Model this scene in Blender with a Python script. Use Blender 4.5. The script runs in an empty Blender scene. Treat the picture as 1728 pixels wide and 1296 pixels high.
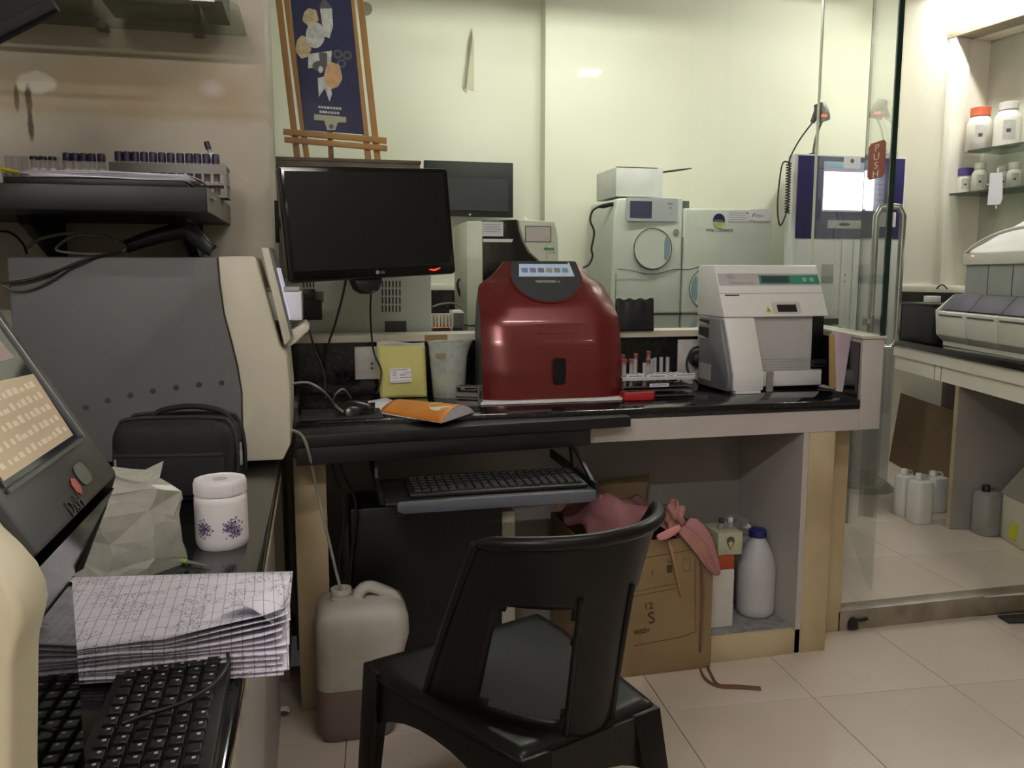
import bpy, bmesh, math, random
from mathutils import Vector, Matrix
random.seed(7)
scene = bpy.context.scene
col = scene.collection
V = Vector
# ------------------------------------------------------------------ camera
CH, FPX = 1.2, 1400.0
PITCH, YAW = math.radians(7.5), math.radians(13.3)
CAM = V((0, 0, CH))
FW = V((math.sin(YAW)*math.cos(PITCH), math.cos(YAW)*math.cos(PITCH), -math.sin(PITCH)))
RT = V((math.cos(YAW), -math.sin(YAW), 0)); UP = RT.cross(FW)
cd = bpy.data.cameras.new('camera'); cam = bpy.data.objects.new('camera', cd); col.objects.link(cam)
cam.location = CAM; cam.rotation_euler = (math.pi/2-PITCH, 0, -YAW)
cd.sensor_width = 36; cd.lens = 36*FPX/1728; cd.clip_start = .02
scene.camera = cam
# ------------------------------------------------------------------ world, lights, exposure
w = bpy.data.worlds.new('world'); scene.world = w; w.use_nodes = True
w.node_tree.nodes['Background'].inputs[0].default_value = (.5, .5, .48, 1)
w.node_tree.nodes['Background'].inputs[1].default_value = .02
vs = scene.view_settings
vs.view_transform = 'Standard'; vs.look = 'None'; vs.gamma = 1; vs.use_curve_mapping = False
vs.exposure = 1.22
TUBE_BACK, TUBE_FRONT = 6.6, 14.5      # emission of the fluorescent tubes (lamps built further down)
# a pixel of the photograph gives a direction; the plane a thing touches gives its distance
def ray(x, y): return FW + RT*((x-864)/FPX) - UP*((y-648)/FPX)
def PY(x, y, Y): d = ray(x, y); return CAM + d*(Y/d.y)
def PX(x, y, X): d = ray(x, y); return CAM + d*(X/d.x)
def PZ(x, y, Z): d = ray(x, y); return CAM + d*((Z-CH)/d.z)
# ------------------------------------------------------------------ materials
def lin(c):
    return tuple((v/255/12.92 if v/255 <= .04045 else ((v/255+.055)/1.055)**2.4) for v in c)
MATS = {}
def mat(name, rgb, rough=.5, metal=0, var=.07, scale=6, bump=0, bscale=60, rgb2=None, spec=.5, coat=0, emit=0, trans=0, stretch=None):
    if name in MATS: return MATS[name]
    m = bpy.data.materials.new(name); m.use_nodes = True; MATS[name] = m
    nt = m.node_tree; b = nt.nodes['Principled BSDF']; L = nt.links
    c = lin(rgb); c2 = lin(rgb2) if rgb2 else tuple(v*(1-var*2.2) for v in c)
    tc = nt.nodes.new('ShaderNodeTexCoord'); mp = nt.nodes.new('ShaderNodeMapping')
    L.new(tc.outputs['Object'], mp.inputs[0])
    if stretch: mp.inputs['Scale'].default_value = stretch
    n = nt.nodes.new('ShaderNodeTexNoise'); n.inputs['Scale'].default_value = scale; n.inputs['Detail'].default_value = 5
    r = nt.nodes.new('ShaderNodeValToRGB')
    r.color_ramp.elements[0].position = .35; r.color_ramp.elements[1].position = .65
    r.color_ramp.elements[0].color = (*c2, 1); r.color_ramp.elements[1].color = (*c, 1)
    L.new(mp.outputs[0], n.inputs['Vector']); L.new(n.outputs[0], r.inputs[0]); L.new(r.outputs[0], b.inputs['Base Color'])
    b.inputs['Roughness'].default_value = rough; b.inputs['Metallic'].default_value = metal
    b.inputs['Specular IOR Level'].default_value = spec; b.inputs['Coat Weight'].default_value = coat
    if bump:
        n2 = nt.nodes.new('ShaderNodeTexNoise'); n2.inputs['Scale'].default_value = bscale; n2.inputs['Detail'].default_value = 6
        bp = nt.nodes.new('ShaderNodeBump'); bp.inputs['Strength'].default_value = bump; bp.inputs['Distance'].default_value = .004
        L.new(mp.outputs[0], n2.inputs['Vector']); L.new(n2.outputs[0], bp.inputs['Height']); L.new(bp.outputs[0], b.inputs['Normal'])
    if emit:
        b.inputs['Emission Color'].default_value = (*c, 1); b.inputs['Emission Strength'].default_value = emit
    if trans: b.inputs['Transmission Weight'].default_value = trans
    return m
def clear(name, tint, refl=1.0, rough=.02, body=0.0, bodyrgb=(200, 205, 195), ior=1.45):
    """thin clear sheet: lets light through with a tint, mirrors by Fresnel, may be a little milky"""
    if name in MATS: return MATS[name]
    m = bpy.data.materials.new(name); m.use_nodes = True; MATS[name] = m
    nt = m.node_tree; L = nt.links; nt.nodes.remove(nt.nodes['Principled BSDF']); out = nt.nodes['Material Output']
    t = nt.nodes.new('ShaderNodeBsdfTransparent'); t.inputs[0].default_value = (*tint, 1)
    g = nt.nodes.new('ShaderNodeBsdfGlossy'); g.inputs['Roughness'].default_value = rough; g.inputs[0].default_value = (refl, refl, refl, 1)
    lw = nt.nodes.new('ShaderNodeLayerWeight'); lw.inputs[0].default_value = .5
    pw = nt.nodes.new('ShaderNodeMath'); pw.operation = 'POWER'; pw.inputs[1].default_value = 4.5; L.new(lw.outputs['Facing'], pw.inputs[0])
    f = nt.nodes.new('ShaderNodeMapRange'); r0 = ((ior-1)/(ior+1))**2; f.inputs[3].default_value = r0; f.inputs[4].default_value = .7; L.new(pw.outputs[0], f.inputs[0])
    cur = t.outputs[0]
    if body:
        d = nt.nodes.new('ShaderNodeBsdfDiffuse'); d.inputs[0].default_value = (*lin(bodyrgb), 1)
        tl = nt.nodes.new('ShaderNodeBsdfTranslucent'); tl.inputs[0].default_value = (*lin(bodyrgb), 1)
        a = nt.nodes.new('ShaderNodeMixShader'); a.inputs[0].default_value = .5; L.new(d.outputs[0], a.inputs[1]); L.new(tl.outputs[0], a.inputs[2])
        mx = nt.nodes.new('ShaderNodeMixShader')
        nz = nt.nodes.new('ShaderNodeTexNoise'); nz.inputs['Scale'].default_value = 9
        mr = nt.nodes.new('ShaderNodeMapRange'); mr.inputs[3].default_value = max(0, body-.12); mr.inputs[4].default_value = min(1, body+.12)
        L.new(nz.outputs[0], mr.inputs[0]); L.new(mr.outputs[0], mx.inputs[0])
        L.new(cur, mx.inputs[1]); L.new(a.outputs[0], mx.inputs[2]); cur = mx.outputs[0]
    fx = nt.nodes.new('ShaderNodeMixShader'); L.new(f.outputs[0], fx.inputs[0]); L.new(cur, fx.inputs[1]); L.new(g.outputs[0], fx.inputs[2])
    L.new(fx.outputs[0], out.inputs[0]); return m

def glow(name, rgb, s):
    if name in MATS: return MATS[name]
    m = bpy.data.materials.new(name); m.use_nodes = True; MATS[name] = m
    nt = m.node_tree; nt.nodes.remove(nt.nodes['Principled BSDF'])
    e = nt.nodes.new('ShaderNodeEmission'); e.inputs[0].default_value = (*lin(rgb), 1); e.inputs[1].default_value = s
    nt.links.new(e.outputs[0], nt.nodes['Material Output'].inputs[0]); return m

BLK = mat('black_plastic', (24, 24, 26), .45, bump=.08, bscale=300)
GLOSSBLK = mat('gloss_black_plastic', (10, 10, 12), .12)
GRANITE = mat('black_granite', (16, 16, 18), .10, var=.2, scale=120, rgb2=(34, 34, 36))
LAMBLK = mat('black_laminate', (17, 17, 20), .5, bump=.06, bscale=200)
CREAM = mat('cream_laminate', (196, 180, 148), .5, var=.05, scale=3, rgb2=(170, 152, 118))
LILAC = mat('grey_lilac_laminate', (186, 180, 178), .5, scale=4, var=.03)
WHITE = mat('white_plastic', (222, 222, 218), .4, var=.02)
PAPER = mat('white_paper', (232, 230, 240), .8, var=.02)
CHROME = mat('chrome', (200, 205, 205), .15, 1)
STEEL = mat('brushed_steel', (170, 170, 168), .35, 1, var=.1, scale=30)
INK = mat('dark_ink', (40, 40, 46), .7)
GLASS = clear('clear_glass', (.965, .98, .965), .9, ior=1.3)
GLASSEDGE = mat('glass_edge_green', (22, 48, 40), .15, spec=.6)
# ------------------------------------------------------------------ mesh builder
class MB:
    def __init__(s): s.v = []; s.f = []
    def add(s, vs, fs):
        o = len(s.v); s.v += [V(p) for p in vs]; s.f += [tuple(i+o for i in f) for f in fs]; return s
    def hexa(s, p):   # p: 4 bottom, 4 top
        return s.add(p, [(3, 2, 1, 0), (4, 5, 6, 7), (0, 1, 5, 4), (1, 2, 6, 5), (2, 3, 7, 6), (3, 0, 4, 7)])
    def box(s, x0, x1, y0, y1, z0, z1):
        return s.hexa([(x0, y0, z0), (x1, y0, z0), (x1, y1, z0), (x0, y1, z0), (x0, y0, z1), (x1, y0, z1), (x1, y1, z1), (x0, y1, z1)])
    def extr(s, pts, d):   # planar polygon extruded by vector d
        n = len(pts); d = V(d); a = [V(p) for p in pts]
        return s.add(a+[p+d for p in a], [tuple(range(n))[::-1], tuple(range(n, 2*n))]+[(i, (i+1) % n, n+(i+1) % n, n+i) for i in range(n)])
    def poly(s, pts): return s.add(pts, [tuple(range(len(pts)))])
    def lathe(s, prof, c=(0, 0, 0), n=20, axis='z'):
        c = V(c); vs = []; fs = []
        for r, h in prof:
            for k in range(n):
                a = 2*math.pi*k/n; x, y = r*math.cos(a), r*math.sin(a)
                vs.append(c+(V((x, y, h)) if axis == 'z' else V((x, h, y)) if axis == 'y' else V((h, x, y))))
        m = len(prof)
        for j in range(m-1):
            for k in range(n): fs.append((j*n+k, j*n+(k+1) % n, (j+1)*n+(k+1) % n, (j+1)*n+k))
        fs.append(tuple(range(n))[::-1]); fs.append(tuple(range((m-1)*n, m*n)))
        return s.add(vs, fs)
    def tube(s, pts, r, n=8, caps=True, flat=1.0):
        pts = [V(p) for p in pts]; m = len(pts); rs = r if isinstance(r, (list, tuple)) else [r]*m
        vs = []; fs = []; ref = None
        for i in range(m):
            t = (pts[min(i+1, m-1)]-pts[max(i-1, 0)]).normalized()
            if ref is None: ref = V((0, 0, 1)) if abs(t.z) < .9 else V((1, 0, 0))
            u = (ref-t*ref.dot(t)).normalized(); ref = u; b = t.cross(u)
            for k in range(n):
                a = 2*math.pi*k/n; vs.append(pts[i]+u*(rs[i]*flat*math.cos(a))+b*(rs[i]*math.sin(a)))
        for i in range(m-1):
            for k in range(n): fs.append((i*n+k, i*n+(k+1) % n, (i+1)*n+(k+1) % n, (i+1)*n+k))
        if caps: fs.append(tuple(range(n))[::-1]); fs.append(tuple(range((m-1)*n, m*n)))
        return s.add(vs, fs)
    def grid(s, f, nu, nv, skip=None):
        vs = [f(i/nu, j/nv) for j in range(nv+1) for i in range(nu+1)]
        fs = [(j*(nu+1)+i, j*(nu+1)+i+1, (j+1)*(nu+1)+i+1, (j+1)*(nu+1)+i) for j in range(nv) for i in range(nu) if not (skip and skip((i+.5)/nu, (j+.5)/nv))]
        return s.add(vs, fs)
    def build(s, name, m, parent=None, bevel=0, smooth=None, world=True, seg=2, solid=0, weld=True, subsurf=0):
        off = V((0, 0, 0))
        if parent is not None and world:
            p = parent
            while p is not None: off = off+p.location; p = p.parent
        bm = bmesh.new()
        for p in s.v: bm.verts.new(p-off)
        bm.verts.ensure_lookup_table()
        for f in s.f:
            try: bm.faces.new([bm.verts[i] for i in f])
            except ValueError: pass
        if weld: bmesh.ops.remove_doubles(bm, verts=bm.verts[:], dist=1e-5)
        bmesh.ops.recalc_face_normals(bm, faces=bm.faces[:])
        if bevel:
            es = [e for e in bm.edges if len(e.link_faces) == 2 and e.calc_face_angle(0) > .5]
            if es: bmesh.ops.bevel(bm, geom=es, offset=bevel, segments=seg, profile=.5, affect='EDGES', clamp_overlap=True)
        me = bpy.data.meshes.new(name); bm.to_mesh(me); bm.free()
        if isinstance(m, str): m = MATS[m]
        me.materials.append(m)
        if smooth or bevel:
            for p in me.polygons: p.use_smooth = True
            me.set_sharp_from_angle(angle=math.radians(smooth if smooth else 35))
        o = bpy.data.objects.new(name, me); col.objects.link(o)
        if parent is not None: o.parent = parent
        if solid:
            md = o.modifiers.new('thick', 'SOLIDIFY'); md.thickness = solid; md.offset = 0
        if subsurf:
            md = o.modifiers.new('sub', 'SUBSURF'); md.levels = subsurf; md.render_levels = subsurf
        return o
def tag(o, label, cat, group=None):
    o['label'] = label; o['category'] = cat
    if group: o['group'] = group
    return o
def thing(name, label, cat, loc=(0, 0, 0), rz=0, group=None):
    o = bpy.data.objects.new(name, None); col.objects.link(o); o.location = loc; o.rotation_euler = (0, 0, rz)
    o.empty_display_size = .05
    return tag(o, label, cat, group)
def struct(o): o['kind'] = 'structure'; return o
def dup(root, loc=None, label=None):
    r = root.copy(); col.objects.link(r)
    if loc is not None: r.location = loc
    if label: r['label'] = label
    def kids(a, b):
        for ch in list(a.children):
            c = ch.copy(); col.objects.link(c); c.parent = b; kids(ch, c)
    kids(root, r); return r
def box(name, m, parent, x0, x1, y0, y1, z0, z1, bevel=0, **k): return MB().box(x0, x1, y0, y1, z0, z1).build(name, m, parent, bevel, **k)
def frame3(o, ux, uy):   # matrix with x axis ux, y axis uy at o
    ux = V(ux).normalized(); uy = V(uy); uy = (uy-ux*uy.dot(ux)).normalized(); uz = ux.cross(uy)
    M = Matrix.Identity(4)
    for i in range(3): M[i][0], M[i][1], M[i][2], M[i][3] = ux[i], uy[i], uz[i], o[i]
    return M
def text(name, s, size, o, ux, uy, m, parent, depth=.0006, align='LEFT', sx=1.0):
    c = bpy.data.curves.new('t', 'FONT'); c.body = s; c.size = size; c.extrude = depth; c.align_x = align; c.resolution_u = 3
    t = bpy.data.objects.new('t', c); col.objects.link(t)
    bpy.context.view_layer.update()
    me = bpy.data.meshes.new_from_object(t.evaluated_get(bpy.context.evaluated_depsgraph_get()))
    bpy.data.objects.remove(t); bpy.data.curves.remove(c)
    off = V((0, 0, 0)); p = parent
    while p is not None: off = off+p.location; p = p.parent
    me.transform(frame3(V(o)-off, ux, uy) @ Matrix.Diagonal((sx, 1, 1, 1)))
    me.materials.clear(); me.materials.append(m); me.name = name
    ob = bpy.data.objects.new(name, me); col.objects.link(ob); ob.parent = parent
    return ob
def decal(name, m, parent, o, ux, uy, x0, x1, y0, y1, t=.0012, round_=0, n=None):
    """thin plate lying on a plane given by origin and two axes"""
    ux = V(ux).normalized(); uy = V(uy); uy = (uy-ux*uy.dot(ux)).normalized(); uz = ux.cross(uy)
    if round_:
        pts = []
        for cx, cy, a0 in ((x1-round_, y1-round_, 0), (x0+round_, y1-round_, 90), (x0+round_, y0+round_, 180), (x1-round_, y0+round_, 270)):
            for k in range(5):
                a = math.radians(a0+k*22.5); pts.append((cx+round_*math.cos(a), cy+round_*math.sin(a)))
    else: pts = [(x0, y0), (x1, y0), (x1, y1), (x0, y1)]
    b = MB().extr([V(o)+ux*a+uy*c for a, c in pts], uz*t)
    return b.build(name, m, parent)
def shape(name, m, parent, o, ux, uy, pts, t=.0012):
    ux = V(ux).normalized(); uy = V(uy); uy = (uy-ux*uy.dot(ux)).normalized(); uz = ux.cross(uy)
    return MB().extr([V(o)+ux*a+uy*c for a, c in pts], uz*t).build(name, m, parent)
def circ(cx, cy, r, n=18, a0=0, a1=360, ry=None):
    full = abs(a1-a0) >= 360
    return [(cx+r*math.cos(math.radians(a0+(a1-a0)*k/(n if full else n-1))), cy+(ry or r)*math.sin(math.radians(a0+(a1-a0)*k/(n if full else n-1)))) for k in range(n)]
def cable(name, pts, r, m, label, parent=None, sub=6, cat='cable', world=True):
    P = [V(p) for p in pts]; out = []
    for i in range(len(P)-1):
        a, b, c, d = P[max(i-1, 0)], P[i], P[i+1], P[min(i+2, len(P)-1)]
        for k in range(sub):
            t = k/sub
            out.append(.5*((2*b)+(c-a)*t+(2*a-5*b+4*c-d)*t*t+(3*b-a-3*c+d)*t**3))
    out.append(P[-1])
    o = MB().tube(out, r, 7).build(name, m, parent, smooth=60, world=world)
    if parent is None: tag(o, label, cat)
    elif label: o['label'] = label
    return o
XA, YA, ZA = V((1, 0, 0)), V((0, 1, 0)), V((0, 0, 1))
# ================================================================== STRUCTURE
def add_stain(m, c, rad, rgb, amt, nscale=6, soft=.35):
    """a stain with its own ragged outline, in object space"""
    nt = m.node_tree; L = nt.links; b = nt.nodes['Principled BSDF']
    tc = nt.nodes.new('ShaderNodeTexCoord'); mp = nt.nodes.new('ShaderNodeMapping'); mp.vector_type = 'TEXTURE'
    mp.inputs['Location'].default_value = c; mp.inputs['Scale'].default_value = rad
    L.new(tc.outputs['Object'], mp.inputs[0])
    ln = nt.nodes.new('ShaderNodeVectorMath'); ln.operation = 'LENGTH'; L.new(mp.outputs[0], ln.inputs[0])
    n = nt.nodes.new('ShaderNodeTexNoise'); n.inputs['Scale'].default_value = nscale; n.inputs['Detail'].default_value = 6
    L.new(tc.outputs['Object'], n.inputs['Vector'])
    ad = nt.nodes.new('ShaderNodeMath'); ad.operation = 'MULTIPLY_ADD'; ad.inputs[1].default_value = 1.2; L.new(n.outputs[0], ad.inputs[0]); L.new(ln.outputs['Value'], ad.inputs[2])
    mr = nt.nodes.new('ShaderNodeMapRange'); mr.inputs[1].default_value = 1.25+soft; mr.inputs[2].default_value = 1.25-soft
    mr.inputs[3].default_value = 0; mr.inputs[4].default_value = amt; L.new(ad.outputs[0], mr.inputs[0])
    mx = nt.nodes.new('ShaderNodeMixRGB'); mx.inputs[2].default_value = (*lin(rgb), 1)
    old = b.inputs['Base Color'].links[0].from_socket
    L.new(mr.outputs[0], mx.inputs[0]); L.new(old, mx.inputs[1]); L.new(mx.outputs[0], b.inputs['Base Color'])
WALL_L = mat('old_beige_plaster', (192, 186, 172), .75, scale=2.2, rgb2=(183, 176, 161), bump=.25, bscale=25)
WALL_B = mat('pale_cream_paint', (228, 228, 212), .6, scale=1.5, rgb2=(222, 221, 203), bump=.1, bscale=20)
WALL_R = mat('cream_white_paint', (238, 234, 222), .6, scale=1.5, rgb2=(232, 227, 213), bump=.1, bscale=20)
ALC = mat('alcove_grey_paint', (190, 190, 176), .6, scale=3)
CEIL = mat('ceiling_white', (225, 222, 212), .8)
WY, PXE = 2.42, -.108          # left wall plane and its end
ZC = 2.95
p = PY(200, 145, WY)
add_stain(WALL_L, (p.x, WY, p.z), (.55, .5, .12), (160, 132, 84), .55, 5)
p = PY(60, 140, WY); add_stain(WALL_L, (p.x, WY, p.z), (.07, .4, .035), (214, 208, 190), .9, 14, .1)
p = PY(50, 190, WY); add_stain(WALL_L, (p.x, WY, p.z), (.012, .4, .10), (78, 62, 40), .9, 20, .15)
p = PY(28, 168, WY); add_stain(WALL_L, (p.x, WY, p.z), (.008, .4, .05), (90, 72, 46), .8, 20, .15)
p = PY(360, 150, WY); add_stain(WALL_L, (p.x, WY, p.z), (.045, .4, .03), (206, 200, 202), .7, 8)
p = PY(250, 190, WY); add_stain(WALL_L, (p.x, WY, p.z), (.6, .4, .02), (150, 130, 92), .35, 9)
struct(box('wall_left', WALL_L, None, -2.2, PXE, WY, 2.80, 0, ZC, .004))
struct(box('wall_near', WALL_L, None, -1.32, -1.2, -1.8, WY, 0, ZC))
struct(box('wall_rear', WALL_L, None, -1.3, 4.6, -1.9, -1.8, 0, ZC))
struct(box('wall_far', WALL_L, None, 4.5, 4.6, -1.8, 2.3, 0, ZC))
BWX = PY(920, 200, 4.5).x
bw = MB(); bw.extr([(-1.0, 4.6, 0), (BWX, 4.6, 0), (BWX, 4.5, 0), (3.44, 4.5, 0), (3.44, 4.7, 0), (-1.0, 4.7, 0)], (0, 0, ZC))
struct(bw.build('wall_back', WALL_B))
struct(box('wall_side', WALL_B, None, -1.0, -.9, 2.8, 4.7, 0, ZC))
struct(box('ceiling', CEIL, None, -1.3, 4.6, -1.9, 4.8, ZC, ZC+.05))
# right wall with its recessed alcove (runs from the far corner towards us, slightly splayed)
RC = V((3.42, 4.52, 0)); RD = V((.135, -.9908, 0)).normalized(); RN = V((-RD.y*-1, 0, 0)); RN = V((RD.y, -RD.x, 0)).normalized()
if RN.x > 0: RN = -RN                      # points into the room
def rw(s, n, z): return RC+RD*s+RN*n+V((0, 0, z))
def rbox(mb, s0, s1, n0, n1, z0, z1): return mb.hexa([rw(s0, n0, z0), rw(s1, n0, z0), rw(s1, n1, z0), rw(s0, n1, z0), rw(s0, n0, z1), rw(s1, n0, z1), rw(s1, n1, z1), rw(s0, n1, z1)])
SJ = .44
zl = 2.50; zs = 1.12
b = MB(); rbox(b, -.15, SJ, -.35, 0, 0, ZC); rbox(b, SJ, 3.2, -.35, 0, zl, ZC); rbox(b, SJ, 3.2, -.35, 0, 0, zs)
wr = struct(b.build('wall_right', WALL_R))
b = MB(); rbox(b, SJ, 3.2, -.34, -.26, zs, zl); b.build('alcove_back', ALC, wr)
b = MB(); rbox(b, SJ-.035, SJ+.012, -.1, .015, zs-.02, zl); b.build('jamb_trim', WALL_R, wr, .004)
b = MB(); rbox(b, SJ-.05, 3.2, -.12, .02, zl-.005, zl+.035); b.build('lintel_trim', mat('grey_wood_trim', (150, 138, 120), .6, scale=20), wr, .004)
b = MB(); rbox(b, -.05, SJ+.35, 0, .02, 1.10, 1.14); b.build('dado_strip', WALL_R, wr, .003)
b = MB(); rbox(b, -.05, SJ+.35, 0, .012, .80, 1.10); b.build('granite_splash', GRANITE, wr)
# ---- floors of separate square tiles
GROUT = mat('dirty_grout', (92, 80, 62), .9, var=.2, scale=30)
TILE = mat('cream_vitrified_tile', (218, 206, 194), .22, scale=1.2, rgb2=(210, 197, 183), spec=.45)
ang = math.radians(-4.0); T = .4375
def floor(name, x0, x1, y0, y1, z, nx, ny, test):
    f = struct(box(name, GROUT, None, x0, x1, y0, y1, z-.06, z-.0025))
    g = T/2-.0011
    mb = MB().box(-g, g, -g, g, -.005, 0)
    proto = None
    for i in nx:
        for j in ny:
            q = V((1.355, 1.98, 0))+Matrix.Rotation(ang, 3, 'Z') @ V(((i+.5)*T, (j+.5)*T, 0))
            if not test(q.x, q.y): continue
            if proto is None:
                proto = mb.build('tile', TILE, f, .0007, seg=1); t = proto
            else:
                t = proto.copy(); col.objects.link(t)
            t.parent = f; t.location = (q.x, q.y, z); t.rotation_euler = (0, 0, ang)
    return f
floor('floor', -1.3, 4.5, -1.8, 2.40, 0, range(-5, 5), range(-6, 1), lambda x, y: -.35 < x < 3.2 and y < 2.5 and (x > -.2 or y > 1.4))
floor('floor_glass_room', 1.60, 3.9, 2.40, 4.6, .07, range(0, 6), range(0, 6), lambda x, y: y > 2.3 and x > 1.5 and x < 3.9)
struct(box('floor_back', GROUT, None, -1.0, 1.60, 2.72, 4.6, .01, .07))
# stone threshold of the glass room
THR = mat('grey_threshold_stone', (150, 140, 124), .35, scale=9, rgb2=(118, 108, 92))
struct(box('trim_1', THR, None, 1.69, 4.5, 2.355, 2.42, -.001, .071, .003))
# ---- lamps: fluorescent battens (out of the frame); hood added to cut light off the upper walls
def batten(a, c, power, label, tint):
    a, c = V(a), V(c); u = (c-a).normalized(); sd = V((-u.y, u.x, 0))
    r = thing('tube_lamp', label, 'lamp', (a+c)/2, group='fluorescent tube lamps')
    MB().tube([a, c], .016, 12).build('tube', glow('tube_light_%s' % label[:5], tint, power), r)
    b0 = a-u*.05
    MB().extr([b0-sd*.20+ZA*.018, b0+sd*.20+ZA*.018, b0+sd*.04+ZA*.07, b0-sd*.04+ZA*.07], u*((c-a).length+.1)).build('added_hood', WHITE, r)  # wide hood put in to keep tube light off the wall above
    for t in (.18, .82):
        q = a.lerp(c, t); MB().tube([q+ZA*.07, V((q.x, q.y, ZC))], .006).build('hanger', STEEL, r)
batten((.6, 3.55, 2.49), (1.8, 3.55, 2.49), TUBE_BACK*5.2, 'first fluorescent tube lamp above the bench behind the glass', tint=(252, 253, 240))
batten((3.29, 4.1, 2.72), (3.42, 3.1, 2.72), TUBE_BACK*9, 'second fluorescent tube lamp along the right wall above the alcove', tint=(252, 252, 244))
batten((.2, .5, 2.87), (1.4, .5, 2.87), TUBE_FRONT*2.6, 'third fluorescent tube lamp over the front aisle', tint=(255, 248, 242))
batten((-1.1, -.7, 2.55), (-.35, -.7, 2.55), TUBE_FRONT*8, 'fourth fluorescent tube lamp at the left behind the viewer', tint=(255, 248, 242))
sl = thing('square_lamp', 'small square ceiling lamp far behind the viewer', 'lamp', (2.37, -1.55, ZC-.03))
box('diffuser', glow('square_lamp_glow', (255, 250, 240), 12), sl, 2.29, 2.45, -1.62, -1.48, ZC-.03, ZC-.012)
box('lamp_frame', WHITE, sl, 2.28, 2.46, -1.63, -1.47, ZC-.0115, ZC-.0005)

# ================================================================== FRONT LAB COUNTER
CT = .815; CF = 2.235; CB = 2.72
ctr = thing('lab_counter', 'front laboratory counter with black granite top and lilac grey apron', 'counter', (.8, 2.3, 0))
b = MB().extr([(-.06, CF, CT-.03), (1.645, CF, CT-.03), (1.775, CB, CT-.03), (-.06, CB, CT-.03)], (0, 0, .03)); b.build('granite_top', GRANITE, ctr, .006)
box('apron', LILAC, ctr, -.06, 1.6445, CF+.005, CF+.03, .718, CT-.031)
box('post', CREAM, ctr, -.07, .015, CF+.005, CF+.30, 0, .717, .002)
box('post', CREAM, ctr, 1.475, 1.565, CF+.005, CF+.09, 0, .717, .002)
box('post', CREAM, ctr, 1.60, 1.70, 2.355, 2.46, 0, .717, .002)
GREYP = mat('grey_niche_panel', (150, 146, 142), .6, scale=3, rgb2=(138, 134, 130))
box('back_panel', GREYP, ctr, -.09, 1.60, 2.63, 2.66, 0, .785)
box('side_panel', LILAC, ctr, 1.455, 1.474, CF+.006, 2.63, .0, .717)
box('rail', GREYP, ctr, .015, 1.455, 2.60, 2.629, .66, .785)
pl = box('plinth', CREAM, ctr, 1.165, 1.474, CF+.006, 2.62, 0, .082, .002)
box('plinth_top', mat('grey_mosaic_shelf', (150, 150, 150), .5, scale=40, rgb2=(120, 120, 120)), ctr, 1.165, 1.454, CF+.02, 2.62, .0822, .085)
b = MB().extr([(-.1, CB, CT), (1.774, CB, CT), (1.774, CB+.02, CT), (-.1, CB+.02, CT)], (0, 0, .17)); b.build('splash_back', GRANITE, ctr)
# end cap of the counter (angled)
b = MB().extr([(1.645, CF+.005, .718), (1.72, CF+.005, .718), (1.875, 2.80, .718), (1.80, 2.80, .718)], (0, 0, .285)); b.build('end_cap', LILAC, ctr, .003)
b = MB().extr([(1.643, CF+.02, CT+.001), (1.6465, CF+.02, CT+.001), (1.7975, 2.79, CT+.001), (1.794, 2.79, CT+.001)], (0, 0, .175)); b.build('end_splash', GRANITE, ctr)
LEDGE = mat('cream_ledge', (210, 207, 194), .5, scale=6, rgb2=(192, 186, 168))
b = MB(); b.extr([(-.108, CB-.02, .985), (1.768, CB-.02, .985), (1.795, 2.83, .985), (-.108, 2.83, .985)], (0, 0, .022)); 
b.extr([(1.640, CF, 1.004), (1.725, CF, 1.004), (1.885, 2.83, 1.004), (1.80, 2.83, 1.004)], (0, 0, .008))
struct(b.build('trim_2', LEDGE))
b = MB().box(.345, .42, CB-.0205, CB-.02, .986, 1.005); tag(b.build('tape_strip', mat('old_brown_tape', (150, 120, 78), .6, scale=60)), 'strip of old brown tape stuck to the cream ledge', 'tape')
struct(box('wall_partition', LEDGE, None, -.108, 1.798, 2.745, 2.80, 0, .985))
# ---- glass partition on the ledge
gp = thing('glass_partition', 'clear glass partition with a red push sticker on the ledge behind the counter', 'partition', (.8, 2.78, 1.007))
gx = (-.108, .78, 1.30, 1.80)
for i in range(3):
    box('pane', GLASS, gp, gx[i]+.002, gx[i+1]-.002, 2.775, 2.785, 1.007, ZC)
b = MB().extr([(1.708, CF+.012, 1.0125), (1.722, CF+.012, 1.0125), (1.822, 2.79, 1.0125), (1.808, 2.79, 1.0125)], (0, 0, ZC-1.0125)); b.build('end_pane', GLASS, gp)
b = MB().extr([(1.703, CF+.002, 1.0125), (1.721, CF+.002, 1.0125), (1.7235, CF+.0115, 1.0125), (1.7055, CF+.0115, 1.0125)], (0, 0, ZC-1.0125)); b.build('end_pane_edge', GLASSEDGE, gp)
box('pane_edge', mat('glass_edge_pale', (206, 216, 196), .3), gp, 1.800, 1.804, 2.774, 2.786, 1.007, ZC)
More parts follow.
